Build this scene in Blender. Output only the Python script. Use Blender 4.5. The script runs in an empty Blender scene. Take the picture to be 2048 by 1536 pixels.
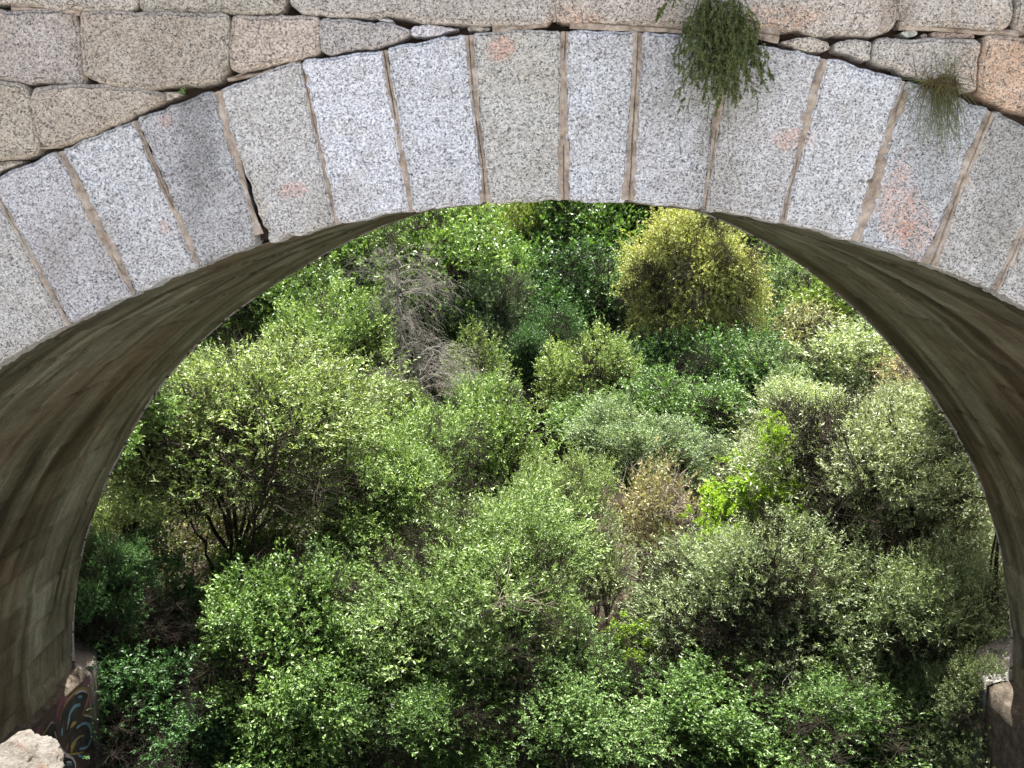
import bpy, math, random
import numpy as np
from mathutils import Vector
S = bpy.context.scene
COL = S.collection
RNG = np.random.default_rng(7)
random.seed(7)

# ---------------------------------------------------------------- camera
FPX, YAW, PIT = 1800.0, 0.01305, 0.20113
cam = bpy.data.cameras.new('camera')
camo = bpy.data.objects.new('camera', cam)
COL.objects.link(camo)
camo.rotation_euler = (math.pi / 2 - PIT, 0, YAW)
cam.sensor_width = 36.0
cam.lens = FPX / 2048 * 36
cam.clip_start = 0.05
cam.clip_end = 2000
S.camera = camo
S.render.resolution_x, S.render.resolution_y = 1024, 768

# ---------------------------------------------------------------- light
SUN_EL, SUN_AZ = math.radians(69), math.radians(6)      # the sun stands high beyond the bridge, a little to the right
world = bpy.data.worlds.new('World')
S.world = world
world.use_nodes = True
wn = world.node_tree.nodes
bg = wn['Background']
sky = wn.new('ShaderNodeTexSky')
sky.sky_type = 'NISHITA'
sky.sun_disc = False
sky.sun_elevation = SUN_EL
sky.sun_rotation = SUN_AZ
sky.air_density = 0.75
sky.dust_density = 4.0
sky.ozone_density = 0.3
wm = wn.new('ShaderNodeMix')
wm.data_type = 'RGBA'
wm.blend_type = 'MULTIPLY'
wm.inputs[0].default_value = 1.0
wm.inputs[7].default_value = (1.08, 1.0, 0.90, 1)      # warm tint takes some of the blue out of the sky light
world.node_tree.links.new(sky.outputs[0], wm.inputs[6])
world.node_tree.links.new(wm.outputs[2], bg.inputs[0])
bg.inputs[1].default_value = 0.075
sun = bpy.data.lights.new('sun', 'SUN')
sun.energy = 5.0
sun.angle = math.radians(0.5)
sun.color = (1.0, 0.96, 0.89)
suno = bpy.data.objects.new('sun', sun)
COL.objects.link(suno)
sv = Vector((math.cos(SUN_EL) * math.sin(SUN_AZ), math.cos(SUN_EL) * math.cos(SUN_AZ), math.sin(SUN_EL)))
suno.rotation_euler = sv.to_track_quat('Z', 'Y').to_euler()
S.view_settings.view_transform = 'Standard'
S.view_settings.look = 'None'
S.view_settings.exposure = 2.4
S.view_settings.gamma = 1
try:
    S.cycles.max_bounces = 8
    S.cycles.diffuse_bounces = 4
    S.cycles.transmission_bounces = 4
except Exception:
    pass

# ---------------------------------------------------------------- helpers
def ray(px, py):
    x, y = (px - 1024) / FPX, -(py - 768) / FPX
    d = np.array([x, math.cos(PIT) + y * math.sin(PIT), -math.sin(PIT) + y * math.cos(PIT)])
    c, s = math.cos(YAW), math.sin(YAW)
    return np.array([c * d[0] - s * d[1], s * d[0] + c * d[1], d[2]])
def at(px, py, Y):
    """the point at distance Y in front that is seen at photo pixel px, py"""
    d = ray(px, py)
    return d * (Y / d[1])
def at_x(px, py, X):
    d = ray(px, py)
    return d * (X / d[0])

def tag(o, label=None, cat=None, group=None, kind=None):
    if label: o['label'] = label
    if cat: o['category'] = cat
    if group: o['group'] = group
    if kind: o['kind'] = kind
    return o
def empty(name, loc=(0, 0, 0)):
    o = bpy.data.objects.new(name, None)
    COL.objects.link(o)
    o.location = loc
    return o
def mk(name, me, mat=None, parent=None, color=None, loc=None):
    o = bpy.data.objects.new(name, me)
    COL.objects.link(o)
    if mat and not me.materials:
        me.materials.append(mat)
    if parent:
        o.parent = parent
        o.location = -Vector(parent.location) if loc is None else loc
    elif loc is not None:
        o.location = loc
    if color: o.color = (*color, 1)
    return o
def mesh_np(name, V, F, smooth=False, attr=None):
    """V n x 3, F m x k (all faces the same size)"""
    V = np.asarray(V, np.float32)
    F = np.asarray(F, np.int32)
    me = bpy.data.meshes.new(name)
    m, k = F.shape
    me.vertices.add(len(V))
    me.vertices.foreach_set('co', V.ravel())
    me.loops.add(m * k)
    me.loops.foreach_set('vertex_index', F.ravel())
    me.polygons.add(m)
    me.polygons.foreach_set('loop_start', np.arange(0, m * k, k, dtype=np.int32))
    if smooth:
        me.polygons.foreach_set('use_smooth', np.ones(m, bool))
    if attr is not None:
        a = me.attributes.new('tone', 'FLOAT', 'POINT')
        a.data.foreach_set('value', np.asarray(attr, np.float32))
    me.update(calc_edges=True)
    return me
def hash3(a, b, c, s=0):
    h = np.sin(a * 127.1 + b * 311.7 + c * 74.7 + s * 53.3) * 43758.5453
    return h - np.floor(h)
def vnoise(x, y, z=0.0, s=0):
    """smooth value noise in 0..1 for arrays"""
    x = np.asarray(x, float); y = np.asarray(y, float) + 0 * x; z = np.asarray(z, float) + 0 * x
    xi, yi, zi = np.floor(x), np.floor(y), np.floor(z)
    xf, yf, zf = x - xi, y - yi, z - zi
    u, v, w = [t * t * (3 - 2 * t) for t in (xf, yf, zf)]
    r = 0
    for i in (0, 1):
        for j in (0, 1):
            for k in (0, 1):
                wgt = (u if i else 1 - u) * (v if j else 1 - v) * (w if k else 1 - w)
                r = r + wgt * hash3(xi + i, yi + j, zi + k, s)
    return r
def fbm(x, y, z=0.0, s=0, o=4):
    r, a, t = 0, 1.0, 0
    for i in range(o):
        r = r + a * vnoise(np.asarray(x) * 2 ** i, np.asarray(y) * 2 ** i, np.asarray(z) * 2 ** i, s + i)
        t += a; a *= 0.5
    return r / t

# ---------------------------------------------------------------- materials
class NT:
    def __init__(self, name):
        self.m = bpy.data.materials.new(name)
        self.m.use_nodes = True
        self.t = self.m.node_tree
        self.b = self.t.nodes['Principled BSDF']
        self.out = self.t.nodes['Material Output']
        self.tc = self.n('ShaderNodeTexCoord')
    def n(self, typ, ins=None, **kw):
        nd = self.t.nodes.new(typ)
        for k, v in kw.items(): setattr(nd, k, v)
        for k, v in (ins or {}).items():
            self.set(nd, k, v)
        return nd
    def set(self, nd, k, v):
        if isinstance(v, bpy.types.NodeSocket): self.t.links.new(v, nd.inputs[k])
        else: nd.inputs[k].default_value = v
    def coord(self, scale=(1, 1, 1), src='Object'):
        mp = self.n('ShaderNodeMapping', {'Scale': scale})
        self.t.links.new(self.tc.outputs[src], mp.inputs[0])
        return mp.outputs[0]
    def noise(self, co, scale, detail=4, rough=0.6, dist=0.0):
        return self.n('ShaderNodeTexNoise', {'Vector': co, 'Scale': scale, 'Detail': detail, 'Roughness': rough, 'Distortion': dist}).outputs['Fac']
    def ramp(self, fac, stops, interp='LINEAR'):
        r = self.n('ShaderNodeValToRGB', {'Fac': fac})
        r.color_ramp.interpolation = interp
        e = r.color_ramp.elements
        while len(e) < len(stops): e.new(0.5)
        for i, (p, c) in enumerate(stops):
            e[i].position = p
            e[i].color = (*c, 1) if not isinstance(c, (int, float)) else (c, c, c, 1)
        return r.outputs[0]
    def mix(self, fac, a, b, typ='MIX'):
        x = self.n('ShaderNodeMix', data_type='RGBA', blend_type=typ)
        self.set(x, 0, fac)
        for i, v in ((6, a), (7, b)):
            if isinstance(v, tuple) and len(v) == 3: v = (*v, 1)
            self.set(x, i, v)
        return x.outputs[2]
    def math(self, op, a, b=0.0, c=0.0, clamp=False):
        x = self.n('ShaderNodeMath', operation=op, use_clamp=clamp)
        self.set(x, 0, a); self.set(x, 1, b); self.set(x, 2, c)
        return x.outputs[0]
    def done(self, col, rough=0.8, bump=None, strength=0.5, dist=0.01, spec=0.3):
        self.set(self.b, 'Base Color', col if not (isinstance(col, tuple) and len(col) == 3) else (*col, 1))
        self.set(self.b, 'Roughness', rough)
        self.set(self.b, 'Specular IOR Level', spec)
        if bump is not None:
            bp = self.n('ShaderNodeBump', {'Strength': strength, 'Distance': dist, 'Height': bump})
            self.t.links.new(bp.outputs[0], self.b.inputs['Normal'])
        return self.m

def spot(M, centre, radii, edge=0.28, ns=14.0):
    """0..1 mask of a ragged patch round a point of the wall"""
    geo = M.tc.outputs['Object']
    sub = M.n('ShaderNodeVectorMath', {0: geo, 1: tuple(centre)}, operation='SUBTRACT').outputs[0]
    dv = M.n('ShaderNodeVectorMath', {0: sub, 1: tuple(radii)}, operation='DIVIDE').outputs[0]
    ln = M.n('ShaderNodeVectorMath', {0: dv}, operation='LENGTH').outputs['Value']
    nz = M.noise(geo, ns, 10, 0.82)
    nz2 = M.noise(geo, 4.0, 3, 0.6)
    v = M.math('ADD', ln, M.math('ADD', M.math('MULTIPLY', M.math('SUBTRACT', nz, 0.5), 2.4), M.math('MULTIPLY', M.math('SUBTRACT', nz2, 0.45), 2.2)))
    return M.math('SUBTRACT', 1.0, M.math('DIVIDE', M.math('SUBTRACT', v, 1 - edge), edge * 2), clamp=True)

D, TH, R = 4.963, 5.711, 6.0
CX, CZ = 0.225, -6.003
def granite(name, spots=(), contrast=1.0):
    M = NT(name)
    co = M.coord()
    big = M.noise(co, 1.3, 5, 0.6)
    mid = M.noise(co, 9, 4, 0.6)
    v1 = M.n('ShaderNodeTexVoronoi', {'Vector': co, 'Scale': 150.0}).outputs['Color']
    s1 = M.n('ShaderNodeSeparateColor', {0: v1}).outputs[0]
    v2 = M.n('ShaderNodeTexVoronoi', {'Vector': co, 'Scale': 85.0}).outputs['Color']
    s2 = M.n('ShaderNodeSeparateColor', {0: v2}).outputs[1]
    g1 = M.ramp(s1, [(0.0, 0.03), (0.14, 0.06), (0.24, 0.34), (0.5, 0.48), (0.68, 0.68), (1.0, 0.88)])
    g2 = M.ramp(s2, [(0.0, 0.10), (0.20, 0.32), (0.6, 0.52), (1.0, 0.76)])
    g = M.mix(0.40, g1, g2)
    g = M.mix(1.0, g, (0.99, 1.0, 0.985), "MULTIPLY")
    oi = M.n('ShaderNodeObjectInfo')
    g = M.mix(1.0, g, oi.outputs['Color'], 'MULTIPLY')
    tone = M.ramp(big, [(0.3, (0.74, 0.71, 0.67)), (0.5, (0.97, 0.96, 0.96)), (0.7, (1.05, 1.05, 1.08))])
    g = M.mix(1.0, g, tone, 'MULTIPLY')
    t2 = M.ramp(mid, [(0.3, (0.86, 0.83, 0.79)), (0.55, (1, 1, 1))])
    g = M.mix(0.8, g, t2, 'MULTIPLY')
    grain = M.ramp(s2, [(0.25, 0.25), (0.5, 1.0)])
    for c, r, colr, amt in spots:
        g = M.mix(M.math('MULTIPLY', M.math('MULTIPLY', spot(M, c, r), grain), amt * 0.85), g, M.mix(1.0, g, colr, 'MULTIPLY'))
    fine = M.noise(co, 160, 3, 0.7)
    h = M.math('ADD', M.math('MULTIPLY', s1, 0.25), M.math('ADD', M.math('MULTIPLY', fine, 0.5), M.math('MULTIPLY', mid, 2.2)))
    return M.done(g, 0.75, h, 0.55, 0.006, 0.35)

def F3(px, py, r): 
    p = at(px, py, D); return (tuple(p), r)
def SP(px, py, rx, rz, col, amt):
    p = at(px, py, D)
    return (tuple(p), (rx, 0.4, rz), col, amt)
RUST = (1.10, 0.72, 0.55)
DARKS = (0.42, 0.42, 0.42)
m_vous = granite('dressed_granite', [
    SP(1795, 400, 0.10, 0.22, RUST, 0.9), SP(1840, 470, 0.09, 0.16, RUST, 0.8), SP(1590, 275, 0.12, 0.05, RUST, 0.7),
    SP(1000, 100, 0.07, 0.05, (1.12, 0.70, 0.60), 0.8), SP(585, 378, 0.08, 0.05, (1.12, 0.70, 0.60), 0.75),
    SP(330, 243, 0.05, 0.04, (1.1, 0.7, 0.6), 0.6), SP(330, 452, 0.03, 0.04, RUST, 0.6),
    SP(395, 300, 0.13, 0.42, DARKS, 0.8), SP(2010, 300, 0.15, 0.6, (0.5, 0.5, 0.48), 0.75),
    SP(1870, 290, 0.14, 0.35, (0.55, 0.55, 0.5), 0.7), SP(1440, 180, 0.3, 0.2, (0.62, 0.62, 0.58), 0.8),
    SP(520, 440, 0.06, 0.16, (0.8, 0.74, 0.6), 0.8), SP(110, 540, 0.09, 0.3, (0.72, 0.68, 0.64), 0.8),
    SP(1080, 120, 0.25, 0.2, (0.85, 0.8, 0.72), 0.8)])
m_ash = granite('weathered_granite', [
    SP(2010, 150, 0.25, 0.3, (1.12, 0.80, 0.60), 0.6), SP(160, 35, 0.08, 0.06, (1.05, 0.8, 0.65), 0.5),
    SP(1150, 40, 0.16, 0.08, (1.1, 0.78, 0.6), 0.7), SP(1560, 40, 0.3, 0.06, (1.2, 0.85, 0.62), 0.6),
    SP(1790, 20, 0.08, 0.15, (0.5, 0.42, 0.36), 0.7)])

def earth(name, stops, scale=8, bump=0.6, rough=0.95, dist=0.02):
    M = NT(name)
    co = M.coord()
    a = M.noise(co, scale, 6, 0.7)
    c = M.ramp(a, stops)
    return M.done(c, rough, M.noise(co, scale * 4, 6, 0.75), bump, dist, 0.1)
m_mortar = earth('lime_mortar', [(0.30, (0.14, 0.105, 0.08)), (0.42, (0.33, 0.265, 0.205)), (0.55, (0.47, 0.39, 0.315)), (0.72, (0.62, 0.55, 0.46))], 14, 0.9, dist=0.012)
m_core = earth('joint_core', [(0.3, (0.03, 0.022, 0.017)), (0.7, (0.11, 0.08, 0.06))], 6)

def soffit_mat():
    M = NT('vault_stone')
    # attribute uv: x = arc length, y = depth
    uv = M.n('ShaderNodeUVMap').outputs[0]
    def co(sx, sy):
        return M.n('ShaderNodeMapping', {'Vector': uv, 'Scale': (sx, sy, 1)}).outputs[0]
    st = M.noise(co(0.22, 1.7), 1.0, 7, 0.62, 0.6)
    st2 = M.noise(co(1.6, 7), 1.0, 6, 0.7, 0.5)
    big = M.noise(co(0.35, 0.5), 1.0, 4, 0.55)
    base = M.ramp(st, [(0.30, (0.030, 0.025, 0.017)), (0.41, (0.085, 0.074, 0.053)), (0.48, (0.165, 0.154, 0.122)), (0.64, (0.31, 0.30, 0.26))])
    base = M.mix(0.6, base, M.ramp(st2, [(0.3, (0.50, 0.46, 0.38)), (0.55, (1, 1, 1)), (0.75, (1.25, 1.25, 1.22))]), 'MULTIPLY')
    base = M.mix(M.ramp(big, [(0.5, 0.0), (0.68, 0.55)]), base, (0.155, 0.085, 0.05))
    gr = M.noise(M.coord(), 60, 4, 0.85)
    base = M.mix(0.75, base, M.ramp(gr, [(0.35, 0.45), (0.6, 1.15)]), 'MULTIPLY')
    pt = M.noise(M.coord(), 3.5, 8, 0.75)
    base = M.mix(0.7, base, M.ramp(pt, [(0.38, 0.62), (0.5, 1.0), (0.62, 1.2)]), 'MULTIPLY')
    at_ = M.n('ShaderNodeAttribute', attribute_name='tone').outputs['Fac']
    bt = M.n('ShaderNodeAttribute', attribute_name='stone').outputs['Fac']
    base = M.mix(1.0, base, M.ramp(bt, [(0.0, (0.72, 0.68, 0.62)), (0.5, (1, 1, 1)), (1.0, (1.3, 1.3, 1.3))]), 'MULTIPLY')
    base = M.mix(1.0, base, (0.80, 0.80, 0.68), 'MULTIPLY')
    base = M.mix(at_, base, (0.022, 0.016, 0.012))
    h = M.math('ADD', M.math('MULTIPLY', st2, 0.4), M.math('MULTIPLY', M.noise(M.coord(), 25, 6, 0.7), 1.0))
    return M.done(base, 0.85, h, 0.6, 0.02, 0.2)
m_soffit = soffit_mat()
m_render = earth('grey_plinth_stone', [(0.3, (0.03, 0.024, 0.018)), (0.5, (0.065, 0.054, 0.042)), (0.7, (0.12, 0.105, 0.085))], 7, 1.0)
m_cut = granite('cutwater_granite', [])

# ---------------------------------------------------------------- bridge
bridge = empty('stone_bridge', (CX, D + TH / 2, -10.5))
tag(bridge, 'old granite arch bridge with brown mortar joints framing the wooded valley', 'bridge')
BL = -Vector(bridge.location)
NEAR_T = [(-95, 6.03), (-31.9, 6.012), (-23.5, 5.99), (-11.9, 6.0), (0, 6.0), (11, 5.996), (19, 5.994), (25, 5.995), (95, 6.02)]
FAR_T = [(-95, 6.05), (-83.9, 6.046), (-72.6, 6.021), (-61, 5.97), (-48.6, 5.98), (-34.5, 5.945), (-28.9, 5.94), (-15, 6.02), (0, 6.1),
         (17.2, 6.14), (23.3, 6.106), (29.8, 6.065), (37.3, 6.006), (45.8, 5.969), (53.8, 5.964), (61, 5.98), (77.8, 5.98), (85.8, 6.02), (95, 6.03)]
def r_near(th): return np.interp(th, *zip(*NEAR_T))
def r_far(th): return np.interp(th, *zip(*FAR_T))

def soffit(side):
    # profile: arc from the crown down, then the pier wall
    n1, n2, nv = 300, 130, 235
    th = np.linspace(0, 90, n1) * side
    v = np.linspace(0, 1, nv)
    Yv = D + 0.12 + v * (TH - 0.12)
    TT, VV = np.meshgrid(th, v, indexing='ij')
    k = np.clip(VV, 0, 1)
    k = k * k * (3 - 2 * k)
    rad = r_near(TT) * (1 - k) + r_far(TT) * k + 0.012
    s_arc = np.abs(np.radians(TT)) * 6.0
    down = np.linspace(0, 4.9, n2)[1:]
    DD, VD = np.meshgrid(down, v, indexing='ij')
    sA = np.concatenate([s_arc, 6 * math.pi / 2 + DD])
    nv2 = np.concatenate([VV, VD])
    YY = D + 0.12 + nv2 * (TH - 0.12)
    # stones: courses run along the barrel, blocks broken in each course
    course = np.floor(sA / 0.46 + 0.0)
    off = hash3(course, 3.0, 0.0) * 0.9
    wob = 0.05 * (vnoise(sA * 1.2, YY * 0.8, 0, 5) - 0.5)
    cf = (sA + wob) / 0.46
    course = np.floor(cf)
    fc = np.abs(cf - np.round(cf)) * 0.46
    bl = (YY + off + 0.06 * (vnoise(sA * 3, YY * 3, 0, 9) - 0.5)) / 0.85
    fb = np.abs(bl - np.round(bl)) * 0.85
    block = np.floor(bl)
    low = np.clip((sA - 3.5) / 4.0, 0, 1)
    h = (hash3(course, block, 1.0) - 0.5) * (0.02 + 0.028 * low)
    gap = vnoise(sA * 0.9, YY * 1.5, 0, 21)
    open_ = np.clip((gap - 0.42) * 6, 0, 1)
    g1 = np.clip(1 - fc / 0.016, 0, 1) * (0.35 + 0.65 * open_)
    g2 = np.clip(1 - fb / 0.028, 0, 1) * np.clip((vnoise(sA * 1.1, YY * 1.2, 3, 31) - 0.47) * 7, 0, 1)
    h = h - 0.035 * np.maximum(g1, g2 * 1.6)
    h = h + 0.035 * (fbm(sA * 0.5, YY * 2.2, 0, 41) - 0.5) + 0.02 * (fbm(sA * 2, YY * 2, 0, 43) - 0.5)
    h = h * np.clip((YY - D - 0.12) / 0.15, 0, 1)
    tone = np.clip(np.maximum(g1 * (0.4 + 0.55 * open_) * (0.5 + 0.5 * low), g2), 0, 1)
    t_ = np.radians(np.concatenate([TT, np.full_like(DD, 90 * side)]))
    rr = np.concatenate([rad, np.repeat(rad[-1:, :], n2 - 1, 0)]) - h
    X = CX + rr * np.sin(t_)
    Z = CZ + rr * np.cos(t_)
    Z[n1:] = CZ - DD
    V = np.stack([X, YY, Z], -1).reshape(-1, 3)
    n, m = X.shape
    i = (np.arange(n - 1)[:, None] * m + np.arange(m - 1)[None]).ravel()
    Fq = np.stack([i, i + 1, i + m + 1, i + m], 1)
    if side < 0: Fq = Fq[:, ::-1]
    me = mesh_np('vault', V, Fq, True, tone.ravel())
    at2 = me.attributes.new('stone', 'FLOAT', 'POINT')
    at2.data.foreach_set('value', (0.5 + (hash3(course, block, 7.0) - 0.5) * (0.6 + 0.4 * low)).ravel().astype(np.float32))
    uvl = me.uv_layers.new(name='UVMap')
    li = np.empty(len(me.loops), np.int32)
    me.loops.foreach_get('vertex_index', li)
    uv = np.stack([sA.ravel() + (0 if side > 0 else 40), YY.ravel()], 1)
    # slight slant so the streaks drift with the falling water
    uv[:, 1] += 0.05 * np.sin(uv[:, 0] * 0.8)
    uvl.data.foreach_set('uv', uv[li].astype(np.float32).ravel())
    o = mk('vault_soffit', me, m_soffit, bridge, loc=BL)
    return o
soffit(-1)
soffit(1)

# core masonry: front and back walls with the arch cut out, deck, sides
def wall_sheet(Y, rfun, extra, flip, name, mat, zt=2.3):
    ths = np.linspace(-90, 90, 121)
    inner = [(CX + (rfun(t) + extra) * math.sin(math.radians(t)), CZ + (rfun(t) + extra) * math.cos(math.radians(t))) for t in ths]
    inner = [(inner[0][0], -11.0)] + inner + [(inner[-1][0], -11.0)]
    outer = []
    for k, t in enumerate(ths):
        s = math.sin(math.radians(t)); c = math.cos(math.radians(t))
        q = min(16 / max(abs(s), 1e-6), (zt - CZ) / max(c, 1e-6))
        outer.append((CX + q * s, CZ + q * c))
    outer = [(outer[0][0], -11.0)] + outer + [(outer[-1][0], -11.0)]
    V = [(x, Y, z) for x, z in inner] + [(x, Y, z) for x, z in outer]
    n = len(inner)
    Fq = [(i, i + 1, n + i + 1, n + i) for i in range(n - 1)]
    if flip: Fq = [f[::-1] for f in Fq]
    return mk(name, mesh_np(name, V, Fq), mat, bridge, loc=BL)
wall_sheet(D + 0.11, r_near, 0.03, True, 'joint_core', m_core)
def masonry_wall():
    M = NT('rubble_masonry')
    mp = M.n('ShaderNodeMapping', {'Vector': M.tc.outputs['Object'], 'Rotation': (math.pi / 2, 0, 0)}).outputs[0]
    br = M.n('ShaderNodeTexBrick', {'Vector': mp, 'Scale': 1.0, 'Mortar Size': 0.015, 'Brick Width': 0.9, 'Row Height': 0.42,
             'Color1': (0.33, 0.31, 0.28, 1), 'Color2': (0.24, 0.22, 0.2, 1), 'Mortar': (0.06, 0.045, 0.035, 1)})
    s1 = M.n('ShaderNodeSeparateColor', {0: M.n('ShaderNodeTexVoronoi', {'Vector': M.coord(), 'Scale': 110.0}).outputs['Color']}).outputs[0]
    c = M.mix(1.0, br.outputs[0], M.ramp(s1, [(0, 0.3), (0.3, 0.8), (1, 1.6)]), 'MULTIPLY')
    return M.done(c, 0.85, M.math('SUBTRACT', M.noise(M.coord(), 6, 5), br.outputs['Fac']), 0.7, 0.03)
m_mas = masonry_wall()
wall_sheet(D + TH, r_far, 0.0, False, 'rear_wall', m_mas)
def boxmesh(x0, x1, y0, y1, z0, z1):
    V = [(x, y, z) for x in (x0, x1) for y in (y0, y1) for z in (z0, z1)]
    return mesh_np('box', V, [(0, 1, 3, 2), (4, 6, 7, 5), (0, 4, 5, 1), (2, 3, 7, 6), (0, 2, 6, 4), (1, 5, 7, 3)])
mk('deck', boxmesh(CX - 16, CX + 16, D - 0.02, D + TH + 0.05, 2.3, 2.55), m_mas, bridge, loc=BL)
mk('parapet', boxmesh(CX - 16, CX + 16, D + 0.0, D + 0.45, 2.553, 3.4), m_mas, bridge, loc=BL)
mk('parapet', boxmesh(CX - 16, CX + 16, D + TH - 0.45, D + TH, 2.553, 3.4), m_mas, bridge, loc=BL)

FY = D
def block(name, P, depth=0.35, face=0.0, mat=None, color=(1, 1, 1), rnd=1.0, jit=0.004, chaikin=1, tilt=0.006, seed=0, grow=0.0):
    """a dressed stone: outline P in x,z on the wall face, rounded arrises, slightly wavy"""
    P = np.array(P, float)
    a = np.sum(P[:, 0] * np.roll(P[:, 1], -1) - np.roll(P[:, 0], -1) * P[:, 1])
    if a < 0: P = P[::-1]
    for _ in range(chaikin):
        N_ = np.roll(P, -1, 0)
        w = 0.16
        L = np.linalg.norm(N_ - P, axis=1, keepdims=True)
        w = np.minimum(0.25, 0.019 / np.maximum(L, 1e-6))
        P = np.stack([P * (1 - w) + N_ * w, P * w + N_ * (1 - w)], 1).reshape(-1, 2)
    seg = np.roll(P, -1, 0) - P
    L = np.linalg.norm(seg, axis=1)
    pts = []
    for p, s, l in zip(P, seg, L):
        if l < 1e-6: continue
        n = max(1, int(l / 0.02))
        for i in range(n): pts.append(p + s * i / n)
    Q = np.array(pts)
    T = np.roll(Q, -1, 0) - np.roll(Q, 1, 0)
    T /= np.maximum(np.linalg.norm(T, axis=1, keepdims=True), 1e-9)
    Nn = np.stack([-T[:, 1], T[:, 0]], 1)          # inward for ccw
    nz = (vnoise(Q[:, 0] * 14, Q[:, 1] * 14, seed, 3) - 0.5) * 2 * jit * 1.6 + (vnoise(Q[:, 0] * 45, Q[:, 1] * 45, seed, 4) - 0.5) * 2 * jit
    Q = Q + Nn * (nz[:, None] - grow)
    ext = min(np.ptp(Q[:, 0]), np.ptp(Q[:, 1]))
    sc = min(1.0, ext / 0.25) * rnd
    prof = [(0, 0.045), (0.003, 0.020), (0.009, 0.008), (0.02, 0.002), (0.034, 0.0)]
    c = Q.mean(0)
    tx, tz = (hash3(seed, 1.0, 2.0) - 0.5) * 2 * tilt, (hash3(seed, 5.0, 2.0) - 0.5) * 2 * tilt
    rings = [np.column_stack([Q[:, 0], np.full(len(Q), FY + face + depth), Q[:, 1]])]
    for d, y in prof:
        q = Q + Nn * d * sc
        if ext < 0.12: q = c + (Q - c) * (1 - d / 0.034 * 0.28)
        yy = FY + face + y * sc + (q[:, 0] - c[0]) * tx + (q[:, 1] - c[1]) * tz + (vnoise(q[:, 0] * 8, q[:, 1] * 8, seed, 8) - 0.5) * 0.004
        rings.append(np.column_stack([q[:, 0], yy, q[:, 1]]))
    n = len(Q)
    V = np.concatenate(rings)
    faces = []
    for r in range(len(rings) - 1):
        for i in range(n):
            j = (i + 1) % n
            faces.append((r * n + i, (r + 1) * n + i, (r + 1) * n + j, r * n + j))
    cap = [(len(rings) - 1) * n + i for i in range(n)]
    faces.append(cap)
    me = bpy.data.meshes.new(name)
    me.from_pydata([tuple(v) for v in V], [], faces)
    me.polygons.foreach_set('use_smooth', [True] * (len(faces) - 1) + [False])
    me.update()
    return mk(name, me, mat or m_ash, bridge, color if mat is m_vous else (color[0] * 1.02, color[1] * 0.97, color[2] * 0.91), loc=BL)
def pw(px, py):
    p = at(px, py, D)
    return (p[0], p[2])

JT = [((-130, 505), (140, 652)), ((-24, 358), (140, 652)), ((118, 298), (268, 590)), ((270, 235), (395, 530)), ((430, 178), (520, 492)), ((600, 119), (675, 452)),
      ((768, 94), (825, 427)), ((940, 64), (970, 407)), ((1128, 56), (1128, 402)), ((1280, 58), (1255, 403)), ((1455, 76), (1408, 420)),
      ((1650, 112), (1562, 447)), ((1812, 157), (1710, 485)), ((1985, 217), (1855, 530)), ((2135, 290), (1990, 582))]
JT = JT[1:]
def ang(p): return math.degrees(math.atan2(p[0] - CX, p[1] - CZ))
JW = []
for a, b in JT:
    A, B = pw(*a), pw(*b)
    JW.append((ang(A), math.hypot(A[0] - CX, A[1] - CZ), ang(B)))
RE = 6.865
tl = [(-a - 0, RE, -a) for a in ()]
left = JW[0]
TH_L = [(-90 + 5.2 * i, RE, -90 + 5.2 * i) for i in range(0, 12)]
TH_L = [t for t in TH_L if t[2] < JW[0][2] - 3]
TH_R = []
t = JW[-1][2] + 5
while t < 90:
    TH_R.append((t + 0.4, RE, t)); t += 5.2
TH_R.append((90, RE, 90))
ALLJ = TH_L + JW + TH_R
tints = {0: (0.88, 0.86, 0.85)}
tint_list = [(0.84, 0.83, 0.86), (0.84, 0.83, 0.86), (0.93, 0.94, 0.97), (0.72, 0.72, 0.73), (0.90, 0.88, 0.85), (1.08, 1.09, 1.14), (0.99, 1.0, 1.04),
             (0.85, 0.83, 0.77), (1.0, 1.02, 1.06), (0.97, 0.98, 1.02), (0.93, 0.92, 0.92), (1.02, 1.03, 1.05), (0.88, 0.90, 0.93), (0.82, 0.80, 0.76)]
G = 0.0045
k0 = len(TH_L)
for i in range(len(ALLJ) - 1):
    (a0, re0, b0), (a1, re1, b1) = ALLJ[i], ALLJ[i + 1]
    g = math.degrees(G / 6.4)
    inn = [(r_near(t) + 0.0, t) for t in np.linspace(b0 + g, b1 - g, 6)]
    re0_, re1_ = (re0 + re1) / 2, (re0 + re1) / 2
    if 0 <= i - k0 < len(JW) - 1: re0_, re1_ = re0, re1
    out = [(re0_ + (re1_ - re0_) * f - 0.004, a0 + g + (a1 - a0 - 2 * g) * f) for f in np.linspace(0, 1, 6)]
    poly = [(CX + r * math.sin(math.radians(t)), CZ + r * math.cos(math.radians(t))) for r, t in inn + out[::-1]]
    idx = i - k0
    if idx == 2:      # missing corner beside the joint
        q = [pw(511, 493), pw(510, 466), pw(513, 455), pw(518, 449)]
        poly = [p for p in poly]
        poly = poly[:5] + [q[0], q[1], q[2]] + poly[6:]
    if idx == 3:
        q = [pw(526, 449), pw(534, 456), pw(539, 470), pw(540, 486)]
        poly = [q[3], *poly[1:], q[0], q[1], q[2]]
    col = tint_list[idx + 1] if 0 <= idx < len(tint_list) - 1 else tint_list[(i * 5) % len(tint_list)]
    block('voussoir', poly, 0.17, (hash3(i, 2.0, 3.0) - 0.5) * 0.012, m_vous, col, rnd=0.6, jit=0.0055, chaikin=1, tilt=0.008, seed=i + 1)

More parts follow.
